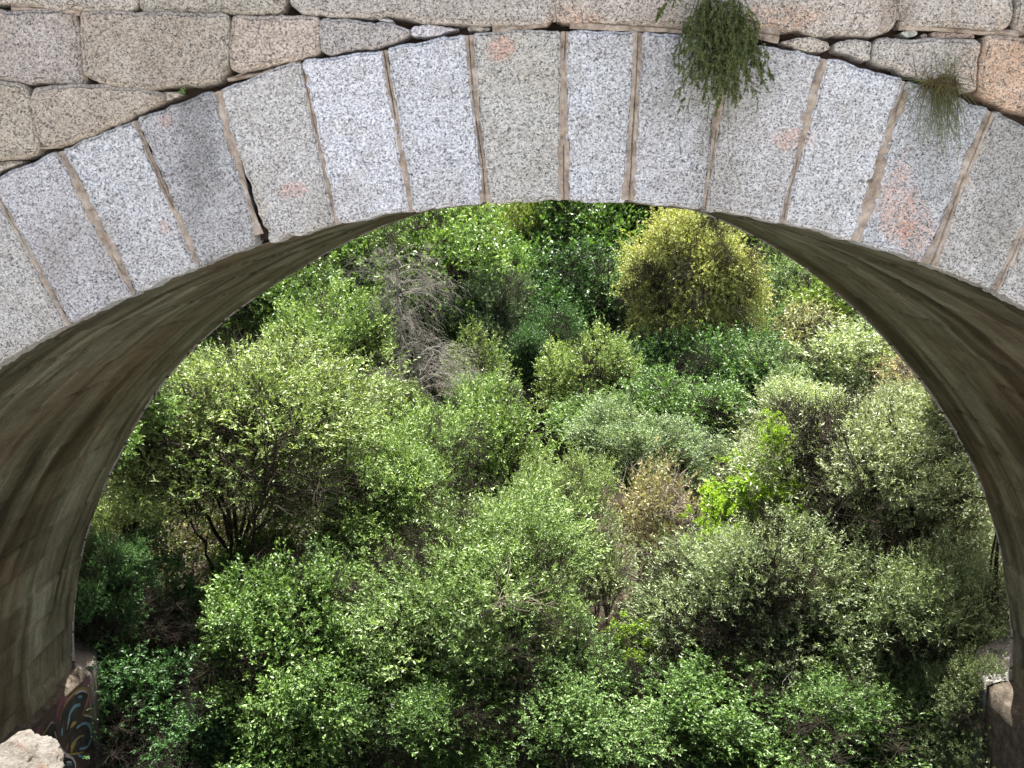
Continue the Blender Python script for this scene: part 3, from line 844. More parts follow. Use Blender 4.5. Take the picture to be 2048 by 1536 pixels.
def crown(seed, n_clump, sprigs, per, leaf, aspect=0.3, clump_r=0.2, sprig_len=0.12, up=0.5, lobes=6, droop=0.0, irregular=0.25,
          bottom=-0.85, shell=0.45, stems=6, twig=0.0035, stem_r=0.02, fuzz=0.15):
    """a unit crown; returns leaf mesh and limb mesh. Leaves sit on sprigs, sprigs on clumps, clumps on limbs."""
    rng = np.random.default_rng(seed)
    # lobes of uneven size give the outline
    kk = np.arange(lobes) + 0.5
    zz = 1 - 2 * kk / lobes * 0.85
    ph = kk * 2.39996 + rng.random() * 6
    ld = unit(np.stack([np.sqrt(1 - zz ** 2) * np.cos(ph), np.sqrt(1 - zz ** 2) * np.sin(ph), zz], 1) + rng.normal(size=(lobes, 3)) * 0.25)
    lc = ld * rng.uniform(0.35, 0.72, (lobes, 1)); lr = rng.uniform(0.26, 0.55, lobes)
    lc = np.vstack([lc, [[0, 0, 0]]]); lr = np.append(lr, 0.66)
    C = []
    while len(C) < n_clump:
        k = rng.integers(len(lr))
        d = unit(rng.normal(size=3) + np.array([0, 0, 0.25]))
        p = lc[k] + d * lr[k] * (shell + (1 - shell) * rng.random() ** 0.6) * (1 + irregular * (rng.random() - 0.5))
        if p[2] < bottom: continue
        r = np.linalg.norm(p)
        if r > 1.18 or r < 0.25: continue
        C.append(p)
    C = np.array(C)
    # limbs: nodes grow from the foot of the crown
    root = np.array([0, 0, -1.0])
    segs, rad = [], []
    nodes, nrad = [root], [stem_r]
    for s in range(stems):
        a = 2 * math.pi * (s + rng.random() * 0.6) / stems
        tip = np.array([math.cos(a), math.sin(a), 0]) * rng.uniform(0.35, 0.7) + np.array([0, 0, rng.uniform(-0.1, 0.6)])
        p = root.copy(); n = 7
        ctrl = root * 0.45 + tip * 0.55 + np.array([-math.cos(a), -math.sin(a), 0.2]) * 0.12 + rng.normal(size=3) * 0.06
        for i in range(1, n + 1):
            t = i / n
            q = root * (1 - t) ** 2 + 2 * ctrl * t * (1 - t) + tip * t * t + rng.normal(size=3) * 0.018
            ra, rb = stem_r * (1 - 0.75 * (i - 1) / n), stem_r * (1 - 0.75 * t)
            segs.append((p, q)); rad.append((ra, rb))
            nodes.append(q); nrad.append(rb)
            p = q
    nodes = np.array(nodes); nrad = np.array(nrad)
    order = np.argsort(np.linalg.norm(C - root, axis=1))
    for ci in order:
        c = C[ci]
        dd = np.linalg.norm(nodes - c, axis=1) + 0.35 * np.clip(nodes[:, 2] - c[2] + 0.1, 0, 9) * 2
        j = int(np.argmin(dd))
        p0 = nodes[j]
        m = 3
        ctrl = (p0 + c) / 2 + rng.normal(size=3) * 0.04 - np.array([0, 0, 0.03 - droop * 0.1])
        p = p0; r0 = min(nrad[j] * 0.7, stem_r * 0.4)
        for i in range(1, m + 1):
            t = i / m
            q = p0 * (1 - t) ** 2 + 2 * ctrl * t * (1 - t) + c * t * t
            ra = r0 * (1 - 0.6 * (i - 1) / m); rb = r0 * (1 - 0.6 * t)
            segs.append((p, q)); rad.append((max(ra, twig), max(rb, twig * 0.8)))
            p = q
            nodes = np.vstack([nodes, q]); nrad = np.append(nrad, rb)
    # sprigs
    ns = n_clump * sprigs
    cc = np.repeat(C, sprigs, 0)
    out = unit(cc * np.array([1, 1, 0.8]) + 1e-6)
    off = rng.normal(size=(ns, 3)) * clump_r * 0.5
    S0 = cc + off
    dirn = unit(out * 0.7 + unit(off) * 0.6 + np.array([0, 0, up - droop]) + rng.normal(size=(ns, 3)) * 0.35)
    sl = sprig_len * rng.uniform(0.6, 1.4, ns)
    S1 = S0 + dirn * sl[:, None]
    curve = np.array([0, 0, -droop * 0.4]) * sl[:, None]
    # twig prisms: centre of the clump to sprig, sprig
    v1, f1 = tubes(cc + off * 0.1, S0, np.full(ns, twig), np.full(ns, twig * 0.7), 3)
    v2, f2 = tubes(S0, S1 + curve * 0.5, np.full(ns, twig * 0.7), np.full(ns, twig * 0.35), 3)
    sg = np.array(segs); rd = np.array(rad)
    v0, f0 = tubes(sg[:, 0], sg[:, 1], rd[:, 0], rd[:, 1], 5)
    LV = np.concatenate([v0, v1, v2]); LF0 = f0
    LF = np.concatenate([f0, f1 + len(v0), f2 + len(v0) + len(v1)])
    limb = mesh_np('limbs', LV, LF, False)
    # leaves
    t = np.tile(np.linspace(0.15, 1.0, per), ns)
    k = np.repeat(np.arange(ns), per)
    base = S0[k] + (S1 - S0)[k] * t[:, None] + curve[k] * (t ** 2)[:, None] + rng.normal(size=(ns * per, 3)) * leaf * fuzz
    A = unit(dirn[k] * 0.75 + rng.normal(size=(ns * per, 3)) * 0.62 + np.array([0, 0, -droop * 0.5]))
    L = leaf * rng.uniform(0.6, 1.25, ns * per)
    ct = rng.random(n_clump)
    st = rng.random(ns)
    tone = np.clip(0.30 * np.repeat(ct, sprigs)[k] + 0.25 * st[k] + 0.62 * rng.random(ns * per) ** 1.5 - 0.04, 0, 1)
    V, Fq, tn = leaves(rng, base, A, L, L * aspect, tone)
    cm = mesh_np('crown', V, Fq, False, tn)
    return cm, limb

BASE = {}
def base(kind):
    return BASE[kind]
# fine meshes for the near shrubs, coarser ones for what stands far off
for v in range(3):
    BASE['wf', v] = crown(100 + v, 300, 30, 12, 0.034, 0.27, 0.145, 0.10, 0.55, 7, irregular=0.35, twig=0.0016, stem_r=0.022)
for v in range(2):
    BASE['bf', v] = crown(110 + v, 270, 36, 12, 0.032, 0.42, 0.125, 0.085, 0.3, 7, irregular=0.3, twig=0.0016, stem_r=0.02)
for v in range(2):
    BASE['sf', v] = crown(120 + v, 320, 32, 12, 0.031, 0.24, 0.145, 0.10, 0.45, 8, irregular=0.35, twig=0.0022, stem_r=0.026)
for v in range(3):
    BASE['m', v] = crown(130 + v, 150, 22, 11, 0.054, 0.36, 0.22, 0.13, 0.35, 7, irregular=0.35, twig=0.0028, stem_r=0.028)
for v in range(2):
    BASE['t', v] = crown(140 + v, 190, 22, 10, 0.050, 0.42, 0.20, 0.10, 0.15, 10, irregular=0.3, twig=0.003, stem_r=0.04, shell=0.6)
BASE['o', 0] = crown(155, 320, 33, 12, 0.029, 0.30, 0.15, 0.10, 0.5, 10, irregular=0.3, twig=0.0018, stem_r=0.017, bottom=-0.30, stems=7)
BASE['y', 0] = crown(150, 420, 34, 12, 0.028, 0.42, 0.15, 0.06, 0.15, 12, irregular=0.12, droop=0.15, twig=0.0015, stem_r=0.03, shell=0.6)
for v in range(2):
    BASE['c', v] = crown(160 + v, 95, 9, 8, 0.075, 0.30, 0.24, 0.15, 0.5, 8, irregular=0.4, twig=0.0045, stem_r=0.03)
BASE['v', 0] = crown(170, 70, 7, 14, 0.075, 0.42, 0.12, 0.08, 0.3, 8, irregular=0.6, twig=0.004, stem_r=0.02)
print('bases built')

def trunk(root, foot, cpos, r, rng, mat, n=3):
    """stems from the ground up into the foot of the crown"""
    segs, rad = [], []
    for s in range(n):
        p = np.array(foot) + np.array([rng.normal() * 0.15, rng.normal() * 0.15, -0.3]) * (1 if s else 0.3)
        q_end = np.array(cpos)
        m = 8
        mid = (p + q_end) / 2 + rng.normal(size=3) * np.array([0.25, 0.25, 0.05]) * (1 if s else 0.4)
        a = p
        for i in range(1, m + 1):
            t = i / m
            b = p * (1 - t) ** 2 + 2 * mid * t * (1 - t) + q_end * t * t + (rng.normal(size=3) * 0.02 if i < m else 0)
            segs.append((a, b)); rad.append((r * (1.25 - 0.45 * (i - 1) / m), r * (1.25 - 0.45 * t)))
            a = b
    sg = np.array(segs); rd = np.array(rad)
    V, Fq = tubes(sg[:, 0], sg[:, 1], rd[:, 0], rd[:, 1], 7)
    return mk('trunk', mesh_np('trunk', V, Fq, True), mat, root, loc=-Vector(root.location))

PLC = [0]
def plant(cx, cy, hw, hh, Y, basekey, leafkey, name, cat, label, tint=(1, 1, 1), bk=None, stems=3, depth=1.0, rot=None):
    k_ = 1.08 if basekey[0] == 'v' else 1.22
    if 18 < Y <= 33 and basekey[0] not in 'yv': k_ = 1.32
    if Y > 33: k_ *= 1.2; hh *= 1.12
    hw, hh, cy = hw * k_, hh * k_, cy + hh * 0.06
    PLC[0] += 1
    rng = np.random.default_rng(1000 + PLC[0])
    p = at(cx, cy, Y)
    rx = hw / FPX * np.linalg.norm(p) * 1.0
    rz = hh / FPX * np.linalg.norm(p) * 1.06
    ry = (rx * 0.6 + rz * 0.4) * depth
    gz = float(terrain(p[0], p[1]))
    foot = np.array([p[0] + rng.normal() * 0.2, p[1] + rng.normal() * 0.2, gz])
    if p[2] - rz < gz - rz * 0.3:
        pass
    root = empty(name, foot)
    tag(root, label, cat)
    cm, lm = BASE[basekey]
    bkm = bk or BK_DARK
    for nm, me, mat in (('crown', cm, LM[leafkey] if leafkey else None), ('limbs', lm, bkm)):
        if nm == 'crown' and leafkey is None: continue
        if not me.materials: me.materials.append(mat)
        o = bpy.data.objects.new(nm, me)
        COL.objects.link(o)
        o.parent = root
        o.material_slots[0].link = 'OBJECT'
        o.material_slots[0].material = mat
        o.location = Vector(p - foot)
        o.rotation_euler = (0, 0, rng.random() * 6.28 if rot is None else rot)
        o.scale = (rx, ry, rz)
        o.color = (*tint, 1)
    low = p - np.array([0, 0, rz])
    if low[2] > gz + 0.3:
        trunk(root, foot, low + np.array([0, 0, 0.06]), 0.024 * (rx + rz) * 0.5 * (1.0 if stems == 1 else 0.65), rng, bkm, stems)
    return root

P = plant
def P_at(x, y, z, rx, rz, *a, **k):
    d = np.array([x, y, z]); c, sn = math.cos(YAW), math.sin(YAW)
    d0 = np.array([c * x + sn * y, -sn * x + c * y, z])
    f = d0[1] * math.cos(PIT) - d0[2] * math.sin(PIT)
    u = d0[1] * math.sin(PIT) + d0[2] * math.cos(PIT)
    r = np.linalg.norm(d)
    hh = rz / r * FPX / 1.3
    return plant(1024 + FPX * d0[0] / f, 768 - FPX * u / f - hh * 0.06, rx / r * FPX / 1.22, hh, y, *a, **k)
P_at(-6.6, 12.7, -3.1, 1.6, 1.5, ('bf', 0), 'green', 'tree', 'tree', 'leafy tree added behind the left pier to shade its cutwater, mostly out of sight')  # tree added mostly out of view to shade the left cutwater top
P_at(7.2, 13.0, -3.2, 1.3, 1.4, ('m', 1), 'silver', 'tree', 'tree', 'grey green tree added behind the right pier to dapple its cutwater with shade, mostly out of sight')  # second added tree, mostly hidden, throws dappled shade on the right cutwater
# --- nearest row, just beyond the bridge; foreground shade is tinted into the bottom-edge shrubs
W_LEFT = P(470, 885, 255, 200, 15.5, ('o', 0), 'willow', 'willow', 'willow', 'large yellow green willow with forked dark stems beside the left pier', stems=4)
P(250, 1270, 170, 140, 12.9, ('bf', 0), 'deep', 'shrub', 'shrub', 'dark green shrub against the left pier below the big willow')
P(590, 1300, 200, 150, 12.6, ('bf', 1), 'green', 'shrub', 'shrub', 'mid green leafy shrub in front of the forked willow stems')
P(790, 1010, 190, 160, 16.0, ('wf', 1), 'willow', 'willow', 'willow', 'yellow green willow right of the big forked willow', (0.95, 1.05, 0.95))
P(330, 1440, 190, 130, 12.0, ('bf', 0), 'deep', 'shrub', 'shrub', 'shade-tinted dark shrub at the bottom left beside the graffiti', (0.8, 0.9, 0.8))
P(620, 1450, 200, 130, 11.9, ('bf', 1), 'green', 'shrub', 'shrub', 'shade-tinted green shrub at the bottom edge, left of centre', (0.75, 0.8, 0.75))
P(960, 1220, 210, 180, 13.2, ('wf', 2), 'willow', 'willow', 'willow', 'light green willow with a bare crooked branch in the centre foreground', (0.92, 1.0, 1.0))
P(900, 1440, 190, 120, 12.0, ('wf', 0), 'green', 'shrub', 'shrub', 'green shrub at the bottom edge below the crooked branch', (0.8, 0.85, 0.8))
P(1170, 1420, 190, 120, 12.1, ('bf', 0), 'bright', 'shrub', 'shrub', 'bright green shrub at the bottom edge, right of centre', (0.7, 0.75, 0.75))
P(1110, 1060, 110, 130, 16.2, ('wf', 1), 'willow', 'willow', 'willow', 'slim pale green willow left of the dark gully', (1.05, 1.05, 1.15))
W_RIGHT = P(1760, 1020, 240, 200, 15.3, ('sf', 0), 'silver', 'willow', 'willow', 'large silvery willow with dark stems beside the right pier', stems=4)
P(1520, 1240, 210, 180, 13.4, ('sf', 1), 'silver', 'willow', 'willow', 'silvery grey green willow in the right foreground', (0.92, 0.98, 0.92))
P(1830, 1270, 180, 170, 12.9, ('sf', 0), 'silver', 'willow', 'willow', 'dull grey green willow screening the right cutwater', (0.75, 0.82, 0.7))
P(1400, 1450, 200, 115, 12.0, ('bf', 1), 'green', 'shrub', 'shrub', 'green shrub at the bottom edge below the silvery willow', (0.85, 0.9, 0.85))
P(1660, 1450, 200, 115, 11.9, ('sf', 1), 'green', 'shrub', 'shrub', 'dark twiggy shrub at the bottom right with pale dead twigs', (0.85, 0.9, 0.85))
P(1860, 1460, 120, 110, 12.1, ('bf', 0), 'deep', 'shrub', 'shrub', 'dark shrub in the bottom right corner at the foot of the pier')
P(1925, 1460, 75, 90, 11.2, ('wf', 1), 'silver', 'shrub', 'shrub', 'thin shrub brushing the right pier below the cutwater top', (0.6, 0.7, 0.55))
P(1050, 720, 45, 50, 30, ('m', 0), 'deep', 'shrub', 'shrub', 'shade-tinted shrub at the head of the dark hollow', (0.7, 0.8, 0.7))  # dark leaf tint paints the shade of the hollow
P(610, 720, 60, 70, 27, ('m', 1), 'deep', 'shrub', 'shrub', 'dark green shrub squeezed between the big willow and the left trees')
P(1560, 690, 60, 60, 33, ('m', 2), 'sea', 'shrub', 'shrub', 'mid green shrub between the yellow tree and the tan olive shrub', (0.8, 0.9, 0.75))
P(760, 830, 70, 60, 20.5, ('m', 1), 'willow', 'shrub', 'shrub', 'yellow green shrub at the right shoulder of the big forked willow')
P(225, 1040, 70, 90, 16.8, ('m', 1), 'willow', 'shrub', 'shrub', 'narrow yellow green shrub between the big forked willow and the left pier')
P(1945, 1390, 42, 60, 11.0, ('m', 0), 'silver', 'shrub', 'shrub', 'small grey green bush right in front of the right cutwater', (0.8, 0.85, 0.75))
P(1090, 690, 55, 60, 33, ('m', 2), 'deep', 'shrub', 'shrub', 'shade-tinted green shrub deep in the middle of the valley', (0.8, 0.85, 0.8))  # leaf colour darkened in place of the shade between the trees
P(520, 1150, 90, 60, 14.6, ('m', 0), 'green', 'shrub', 'shrub', 'low green shrub at the feet of the forked willow stems', (0.9, 0.95, 0.85))
P(210, 1190, 75, 85, 12.0, ('bf', 1), 'deep', 'shrub', 'shrub', 'dark leafy shrub leaning over the left cutwater')
P(380, 1080, 130, 80, 17.5, ('c', 0), 'olive', 'shrub', 'shrub', 'thin straw coloured scrub seen between the stems of the big forked willow', (1.0, 0.95, 0.85), bk=BK_GREY)
P(590, 1080, 110, 80, 17.8, ('c', 1), 'willow', 'shrub', 'shrub', 'twiggy scrub right behind the forked stems of the big willow', (0.9, 0.9, 0.85), bk=BK_GREY)
P(1265, 1280, 65, 50, 13.2, ('v', 0), 'vivid', 'shrub', 'shrub', 'small vivid lime green shrub at the mouth of the gully')
P(1425, 1075, 75, 85, 14.9, ('v', 0), 'vivid', 'shrub', 'shrub', 'lime green sapling low between the tan shrub and the silvery willow')
P(1520, 975, 135, 85, 15.6, ('v', 0), 'vivid', 'shrub', 'shrub', 'widest lime green shrub, with broad leaf clusters', (1.0, 1.0, 0.9))
P(1545, 870, 30, 45, 15.0, ('v', 0), 'vivid', 'sapling', 'sapling', 'thin upright sapling with a lime green tuft on a bare stem', stems=1)
P(1315, 1050, 85, 105, 17.0, ('c', 0), 'tan', 'shrub', 'shrub', 'sparse tan brown shrub on the right side of the gully', bk=BK_GREY)
P(1215, 1130, 60, 80, 15.5, ('c', 1), 'silver', 'shrub', 'shrub', 'thin grey green shrub over the mouth of the gully', bk=BK_GREY)
P(985, 915, 105, 110, 19.5, ('m', 0), 'willow', 'willow', 'willow', 'mid green willow left of the gully, in front of the dead shrub', (0.9, 1.0, 0.9))
P(1290, 920, 125, 80, 19.5, ('wf', 2), 'sea', 'willow', 'willow', 'low rounded blue green willow right of the gully')
P(1660, 900, 150, 110, 19.5, ('wf', 0), 'pale', 'willow', 'willow', 'pale upright willow behind the lime green shrubs')
P(1840, 900, 110, 110, 18.0, ('sf', 1), 'pale', 'willow', 'willow', 'pale silvery willow touching the right side of the arch')
P(1950, 900, 45, 80, 19.5, ('v', 0), 'vivid', 'shrub', 'shrub', 'lime green shrub peeping out beside the right pier', (0.8, 0.9, 0.9))
P(840, 890, 80, 60, 20.0, ('m', 1), 'bright', 'shrub', 'shrub', 'leafy shrub at the foot of the dead grey shrub')
# --- middle distance
P(670, 700, 85, 95, 25, ('m', 1), 'willow', 'shrub', 'shrub', 'rounded yellow green shrub left of the dead grey shrub', (0.95, 1.05, 0.9))
P(620, 800, 90, 60, 21, ('c', 0), 'olive', 'shrub', 'shrub', 'brown twiggy shrub in the dark hollow behind the big willow', (0.6, 0.6, 0.6), bk=BK_GREY)
P(945, 740, 45, 60, 26, ('c', 1), 'willow', 'shrub', 'shrub', 'thin yellow green shrub just right of the dead grey shrub')
P(975, 805, 65, 45, 23, ('m', 2), 'bright', 'shrub', 'shrub', 'low bright green shrub in the middle of the valley floor')
P(1180, 765, 72, 80, 27, ('m', 1), 'willow', 'shrub', 'shrub', 'tall olive green shrub right of the dark hollow', (1.15, 1.15, 1.1))
P(1195, 860, 85, 60, 23, ('m', 2), 'green', 'shrub', 'shrub', 'mid green shrub with tan tips above the gully')
P(1360, 835, 110, 72, 23.5, ('m', 1), 'green', 'shrub', 'shrub', 'deep green shrub with star shaped leaf clusters below the yellow tree', (0.8, 0.9, 0.8))
P(1470, 780, 90, 85, 27, ('m', 2), 'deep', 'shrub', 'shrub', 'green shrub right below the yellow tree', (1.2, 1.2, 1.1))
P(1300, 765, 80, 75, 29, ('m', 0), 'deep', 'shrub', 'shrub', 'dark green shrub left below the yellow tree')
P(1383, 588, 112, 138, 31, ('y', 0), 'yellow', 'tree', 'tree', 'domed yellow tree standing above the green shrubs')
P(540, 620, 120, 100, 31, ('t', 0), 'green', 'tree', 'tree', 'dark glossy green tree next to the left side of the arch', (1.0, 1.0, 0.9))
P(660, 560, 120, 80, 37, ('t', 1), 'green', 'tree', 'tree', 'green tree above the dead shrub and left of it', (0.95, 1.0, 0.85))
P(860, 570, 120, 110, 37, ('t', 0), 'bright', 'tree', 'tree', 'bright green tree behind the dead grey shrub')
P(750, 490, 110, 60, 45, ('t', 1), 'bright', 'tree', 'tree', 'bright green tree high on the left under the arch', (0.95, 1, 1))
P(895, 470, 55, 60, 52, ('m', 2), 'bright', 'tree', 'tree', 'small bright green tree left of the bare orange slope')
P(820, 455, 50, 35, 57, ('m', 0), 'pale', 'shrub', 'shrub', 'pale grey green shrub under the arch on the upper left')
P(985, 480, 55, 58, 54, ('m', 1), 'olive', 'tree', 'tree', 'olive green tree right of the bare orange slope')
P(1060, 520, 60, 80, 44, ('m', 2), 'olive', 'tree', 'tree', 'yellow green tree left of the big dark tree', (1.1, 1.2, 1.0))
P(1190, 500, 145, 120, 44, ('t', 1), 'green', 'tree', 'tree', 'tallest green tree with dark crooked trunks at the back centre', (0.95, 1.0, 0.95), stems=2)
P(1310, 470, 100, 80, 46, ('t', 0), 'green', 'tree', 'tree', 'green tree between the tallest tree and the yellow one', (0.95, 1, 0.9))
P(990, 650, 75, 75, 35, ('wf', 1), 'silver', 'willow', 'willow', 'silver grey willow over the dark hollow, tinted for shade', (0.55, 0.68, 0.62))  # tint pulled down so the leaves carry the hollow's shade
P(1120, 625, 95, 80, 38, ('t', 0), 'deep', 'tree', 'tree', 'shade-tinted green tree in the middle of the valley', (0.75, 0.8, 0.75))  # shade of the valley middle put into the leaf tint
P(970, 580, 75, 70, 39, ('m', 0), 'bright', 'tree', 'tree', 'light green tree right of the one behind the dead shrub', (0.9, 1, 0.9))
P(1015, 575, 40, 45, 40, ('m', 1), 'silver', 'shrub', 'shrub', 'small pale silver shrub above the silver grey willow', (1.1, 1.1, 1.1))
P(1245, 600, 55, 60, 38, ('m', 2), 'sea', 'shrub', 'shrub', 'small green shrub left of the yellow tree', (0.8, 0.9, 0.8))
P(1595, 560, 90, 60, 46, ('m', 0), 'bright', 'shrub', 'shrub', 'bright green shrub right of the yellow tree under the arch')
P(1530, 620, 60, 60, 40, ('m', 1), 'sea', 'shrub', 'shrub', 'green shrub at the right shoulder of the yellow tree')
P(1680, 640, 85, 60, 38, ('m', 2), 'bright', 'shrub', 'shrub', 'yellow flecked green shrub against the right side of the arch', (1.1, 1, 0.8))
P(1600, 695, 85, 65, 31, ('c', 0), 'tan', 'shrub', 'shrub', 'tan olive shrub on the right bank with dark twigs', (0.95, 1.05, 0.9), bk=BK_DARK)
P(1725, 770, 125, 85, 26, ('m', 0), 'pale', 'willow', 'willow', 'pale green willow on the right bank below the tan olive shrub')
P(1560, 790, 80, 70, 26, ('m', 1), 'sea', 'shrub', 'shrub', 'blue green shrub left of the pale willow on the right bank')
P(1830, 790, 70, 70, 24, ('c', 1), 'tan', 'shrub', 'shrub', 'pinkish tan shrub touching the right side of the arch', (1.1, 1.0, 1.0), bk=BK_GREY)
P(1760, 690, 70, 50, 31, ('m', 2), 'pale', 'shrub', 'shrub', 'pale shrub on the right bank above the pinkish tan one', (0.9, 1, 0.9))
P(1528, 520, 30, 18, 57, ('c', 0), 'rust', 'shrub', 'shrub', 'small rust orange shrub right of the yellow tree top')
P(1590, 520, 70, 40, 55, ('m', 0), 'olive', 'shrub', 'shrub', 'dull olive shrub above the bright green one on the right bank')
P(1430, 450, 110, 55, 60, ('t', 1), 'green', 'tree', 'tree', 'dark green tree behind the top of the yellow tree', (0.8, 0.85, 0.8))
P(1110, 425, 60, 35, 66, ('m', 1), 'olive', 'tree', 'tree', 'small olive tree on the skyline of the far slope', (1.1, 1.15, 1))
P(1215, 410, 80, 45, 68, ('t', 0), 'bright', 'tree', 'tree', 'distant green tree behind the tallest one')
P(1050, 400, 50, 25, 76, ('m', 2), 'olive', 'shrub', 'shrub', 'distant shrub at the top of the bare slope')
P(700, 440, 90, 50, 62, ('t', 0), 'green', 'tree', 'tree', 'distant green tree hidden high behind the left of the arch')
P(420, 560, 110, 90, 38, ('t', 1), 'green', 'tree', 'tree', 'green tree largely hidden by the left side of the arch', (1.1, 1.1, 1))
P(1820, 620, 100, 80, 40, ('m', 1), 'bright', 'shrub', 'shrub', 'green shrub largely hidden by the right side of the arch')

# --- dead shrub: arching grey branches
def dead_shrub(cx, cy, hw, hh, Y, label, seed, n=26, fan=(-1.0, 2.2)):
    rng = np.random.default_rng(seed)
    p = at(cx, cy, Y)
    rx, rz = hw / FPX * Y, hh / FPX * Y
    gz = float(terrain(p[0], p[1]))
    root = empty('dead_shrub', (p[0], p[1], gz))
    tag(root, label, 'dead shrub')
    segs, rad = [], []
    tw0, tw1 = [], []
    hub = np.array([p[0] - 0.35 * rx, p[1], p[2] - 0.9 * rz])
    top = np.array([p[0] - 0.2 * rx, p[1] - 0.3, p[2] + 0.75 * rz])
    def grow(a, d, ln, r, lev, sag):
        m = 9 if lev < 2 else 5
        q = a.copy()
        for i in range(m):
            b = q + d * ln / m
            r1 = r * (1 - 0.75 / m)
            segs.append((q.copy(), b.copy())); rad.append((r, r1))
            if lev < 3 and i > 0:
                for _ in range(2 if lev < 2 else 3):
                    if rng.random() < (0.75 if lev < 2 else 0.8):
                        nd = unit(d + rng.normal(size=3) * 0.55)
                        grow(b, nd, ln * rng.uniform(0.3, 0.55), r1 * 0.5, lev + 1, sag * 1.3)
            q, r = b, r1
            d = unit(d + np.array([0, 0, -sag]) + rng.normal(size=3) * 0.17)
    for s in range(n):
        f = 0.15 + 0.85 * rng.random() ** 0.7
        a = hub + (top - hub) * f + rng.normal(size=3) * np.array([0.15, 0.3, 0.15]) * rx
        d = unit(np.array([rng.uniform(*fan) * 0.6, rng.uniform(-0.7, 0.5), rng.uniform(0.2, 0.9)]))
        grow(a, d, rx * rng.uniform(0.9, 1.6), 0.012, 1, 0.15)
    # trunks
    for s in range(4):
        f = np.array([p[0] + rng.normal() * 0.3, p[1] + rng.normal() * 0.3, gz - 0.2])
        pts = [f + (top - f) * t + rng.normal(size=3) * 0.06 for t in np.linspace(0, 1, 9)]
        for a, b in zip(pts[:-1], pts[1:]):
            segs.append((a, b)); rad.append((0.03, 0.025))
    sg = np.array(segs); rd = np.maximum(np.array(rad) * 0.85, 0.0022)
    V, Fq = tubes(sg[:, 0], sg[:, 1], rd[:, 0], rd[:, 1], 3)
    print('dead segs', len(sg))
    mk('branches', mesh_np('branches', V, Fq), BK_PALE, root, loc=-Vector(root.location))
dead_shrub(815, 610, 75, 115, 24.5, 'dead grey shrub with arching leafless branches, the taller of the two', 5, 22)
dead_shrub(855, 770, 85, 110, 21.5, 'dead grey shrub with drooping leafless twigs, the lower of the two', 6, 22, (-1.6, 1.8))

# --- undergrowth that nobody could count
def undergrowth():
    rng = np.random.default_rng(77)
    n = 16000
    y = 11.5 + 62 * rng.random(n) ** 1.3
    x = (rng.random(n) - 0.5) * (16 + y * 1.15)
    keep = fbm(x * 0.35, y * 0.35, 0, 88) > 0.30
    ax = 0.6 + 1.5 * np.sin(np.clip(y, 0, 200) * 0.06)
    keep &= ~((np.abs(x - ax) < 1.0 + 0.02 * y) & (y < 40))
    x, y = x[keep], y[keep]; n = len(x)
    z = terrain(x, y)
    per = 22
    hh = rng.uniform(0.3, 1.5, n)
    c = np.stack([x, y, z], 1)
    k = np.repeat(np.arange(n), per)
    off = rng.normal(size=(n * per, 3)) * np.array([0.28, 0.28, 0]) ; off[:, 2] = rng.random(n * per)
    off[:, 2] *= hh[k]
    sc = 1 + (y - 11) / 40
    off *= sc[k][:, None]
    A = unit(rng.normal(size=(n * per, 3)) + np.array([0, 0, 0.7]))
    L = 0.095 * sc[k] * rng.uniform(0.6, 1.3, n * per)
    V, Fq, tn = leaves(rng, c[k] + off, A, L, L * 0.4, np.clip(0.5 * rng.random(n)[k] + 0.5 * rng.random(n * per), 0, 1))
    o = mk('undergrowth', mesh_np('undergrowth', V, Fq, False, tn), LM['green'], None, (0.75, 0.75, 0.65))
    tag(o, 'low tangled undergrowth between the shrubs', 'undergrowth', kind='stuff')
undergrowth()

# --- loose bare twigs reaching out of the near shrubs
def twiggy(name, label, pts, Y, r, seed, mat, forks=10, spread=0.35, parent=None):
    rng = np.random.default_rng(seed)
    W = np.array([at(px, py, Y + dy) for px, py, dy in pts])
    gz = float(terrain(W[0][0], W[0][1]))
    root = parent or empty(name, (W[0][0], W[0][1], gz))
    if not parent: tag(root, label, 'bare branch')
    segs, rad = [(np.array([W[0][0], W[0][1], gz - 0.1]), W[0])], [(r * 1.3, r)]
    t = np.linspace(0, 1, 15)
    tt = np.linspace(0, 1, len(W))
    C = np.stack([np.interp(t, tt, W[:, k]) for k in range(3)], 1) + rng.normal(size=(15, 3)) * 0.02
    for i in range(14):
        segs.append((C[i], C[i + 1])); rad.append((r * (1 - i / 17), r * (1 - (i + 1) / 17)))
    for f in range(forks):
        i = rng.integers(3, 15)
        d = unit((C[min(i, 14)] - C[max(i - 2, 0)]) + rng.normal(size=3) * 0.09)
        q = C[min(i, 14)]; rr = r * 0.4
        d = unit(d + rng.normal(size=3) * 0.5)
        for s in range(7):
            b = q + d * spread / 7
            segs.append((q, b)); rad.append((rr, rr * 0.85))
            if rng.random() < 0.5:
                dd = unit(d + rng.normal(size=3) * 0.5); e = b + dd * spread * 0.25
                segs.append((b, e)); rad.append((rr * 0.6, rr * 0.35))
                segs.append((e, e + unit(dd + rng.normal(size=3) * 0.4) * spread * 0.25)); rad.append((rr * 0.35, rr * 0.2))
            q = b; rr *= 0.85; d = unit(d + rng.normal(size=3) * 0.18)
    sg = np.array(segs); rd = np.maximum(np.array(rad), 0.0025)
    V, Fq = tubes(sg[:, 0], sg[:, 1], rd[:, 0], rd[:, 1], 5)
    mk('branch' if parent else 'branches', mesh_np('branches', V, Fq, True), mat, root, loc=-Vector(root.location))
twiggy('bare_branch', 'crooked grey branch with forks rising through the central willow', [(880, 1285, 0), (930, 1260, -0.2), (960, 1235, -0.3), (985, 1215, -0.3), (1015, 1180, -0.2)], 12.3, 0.022, 1, BK_GREY, 14, 0.7)
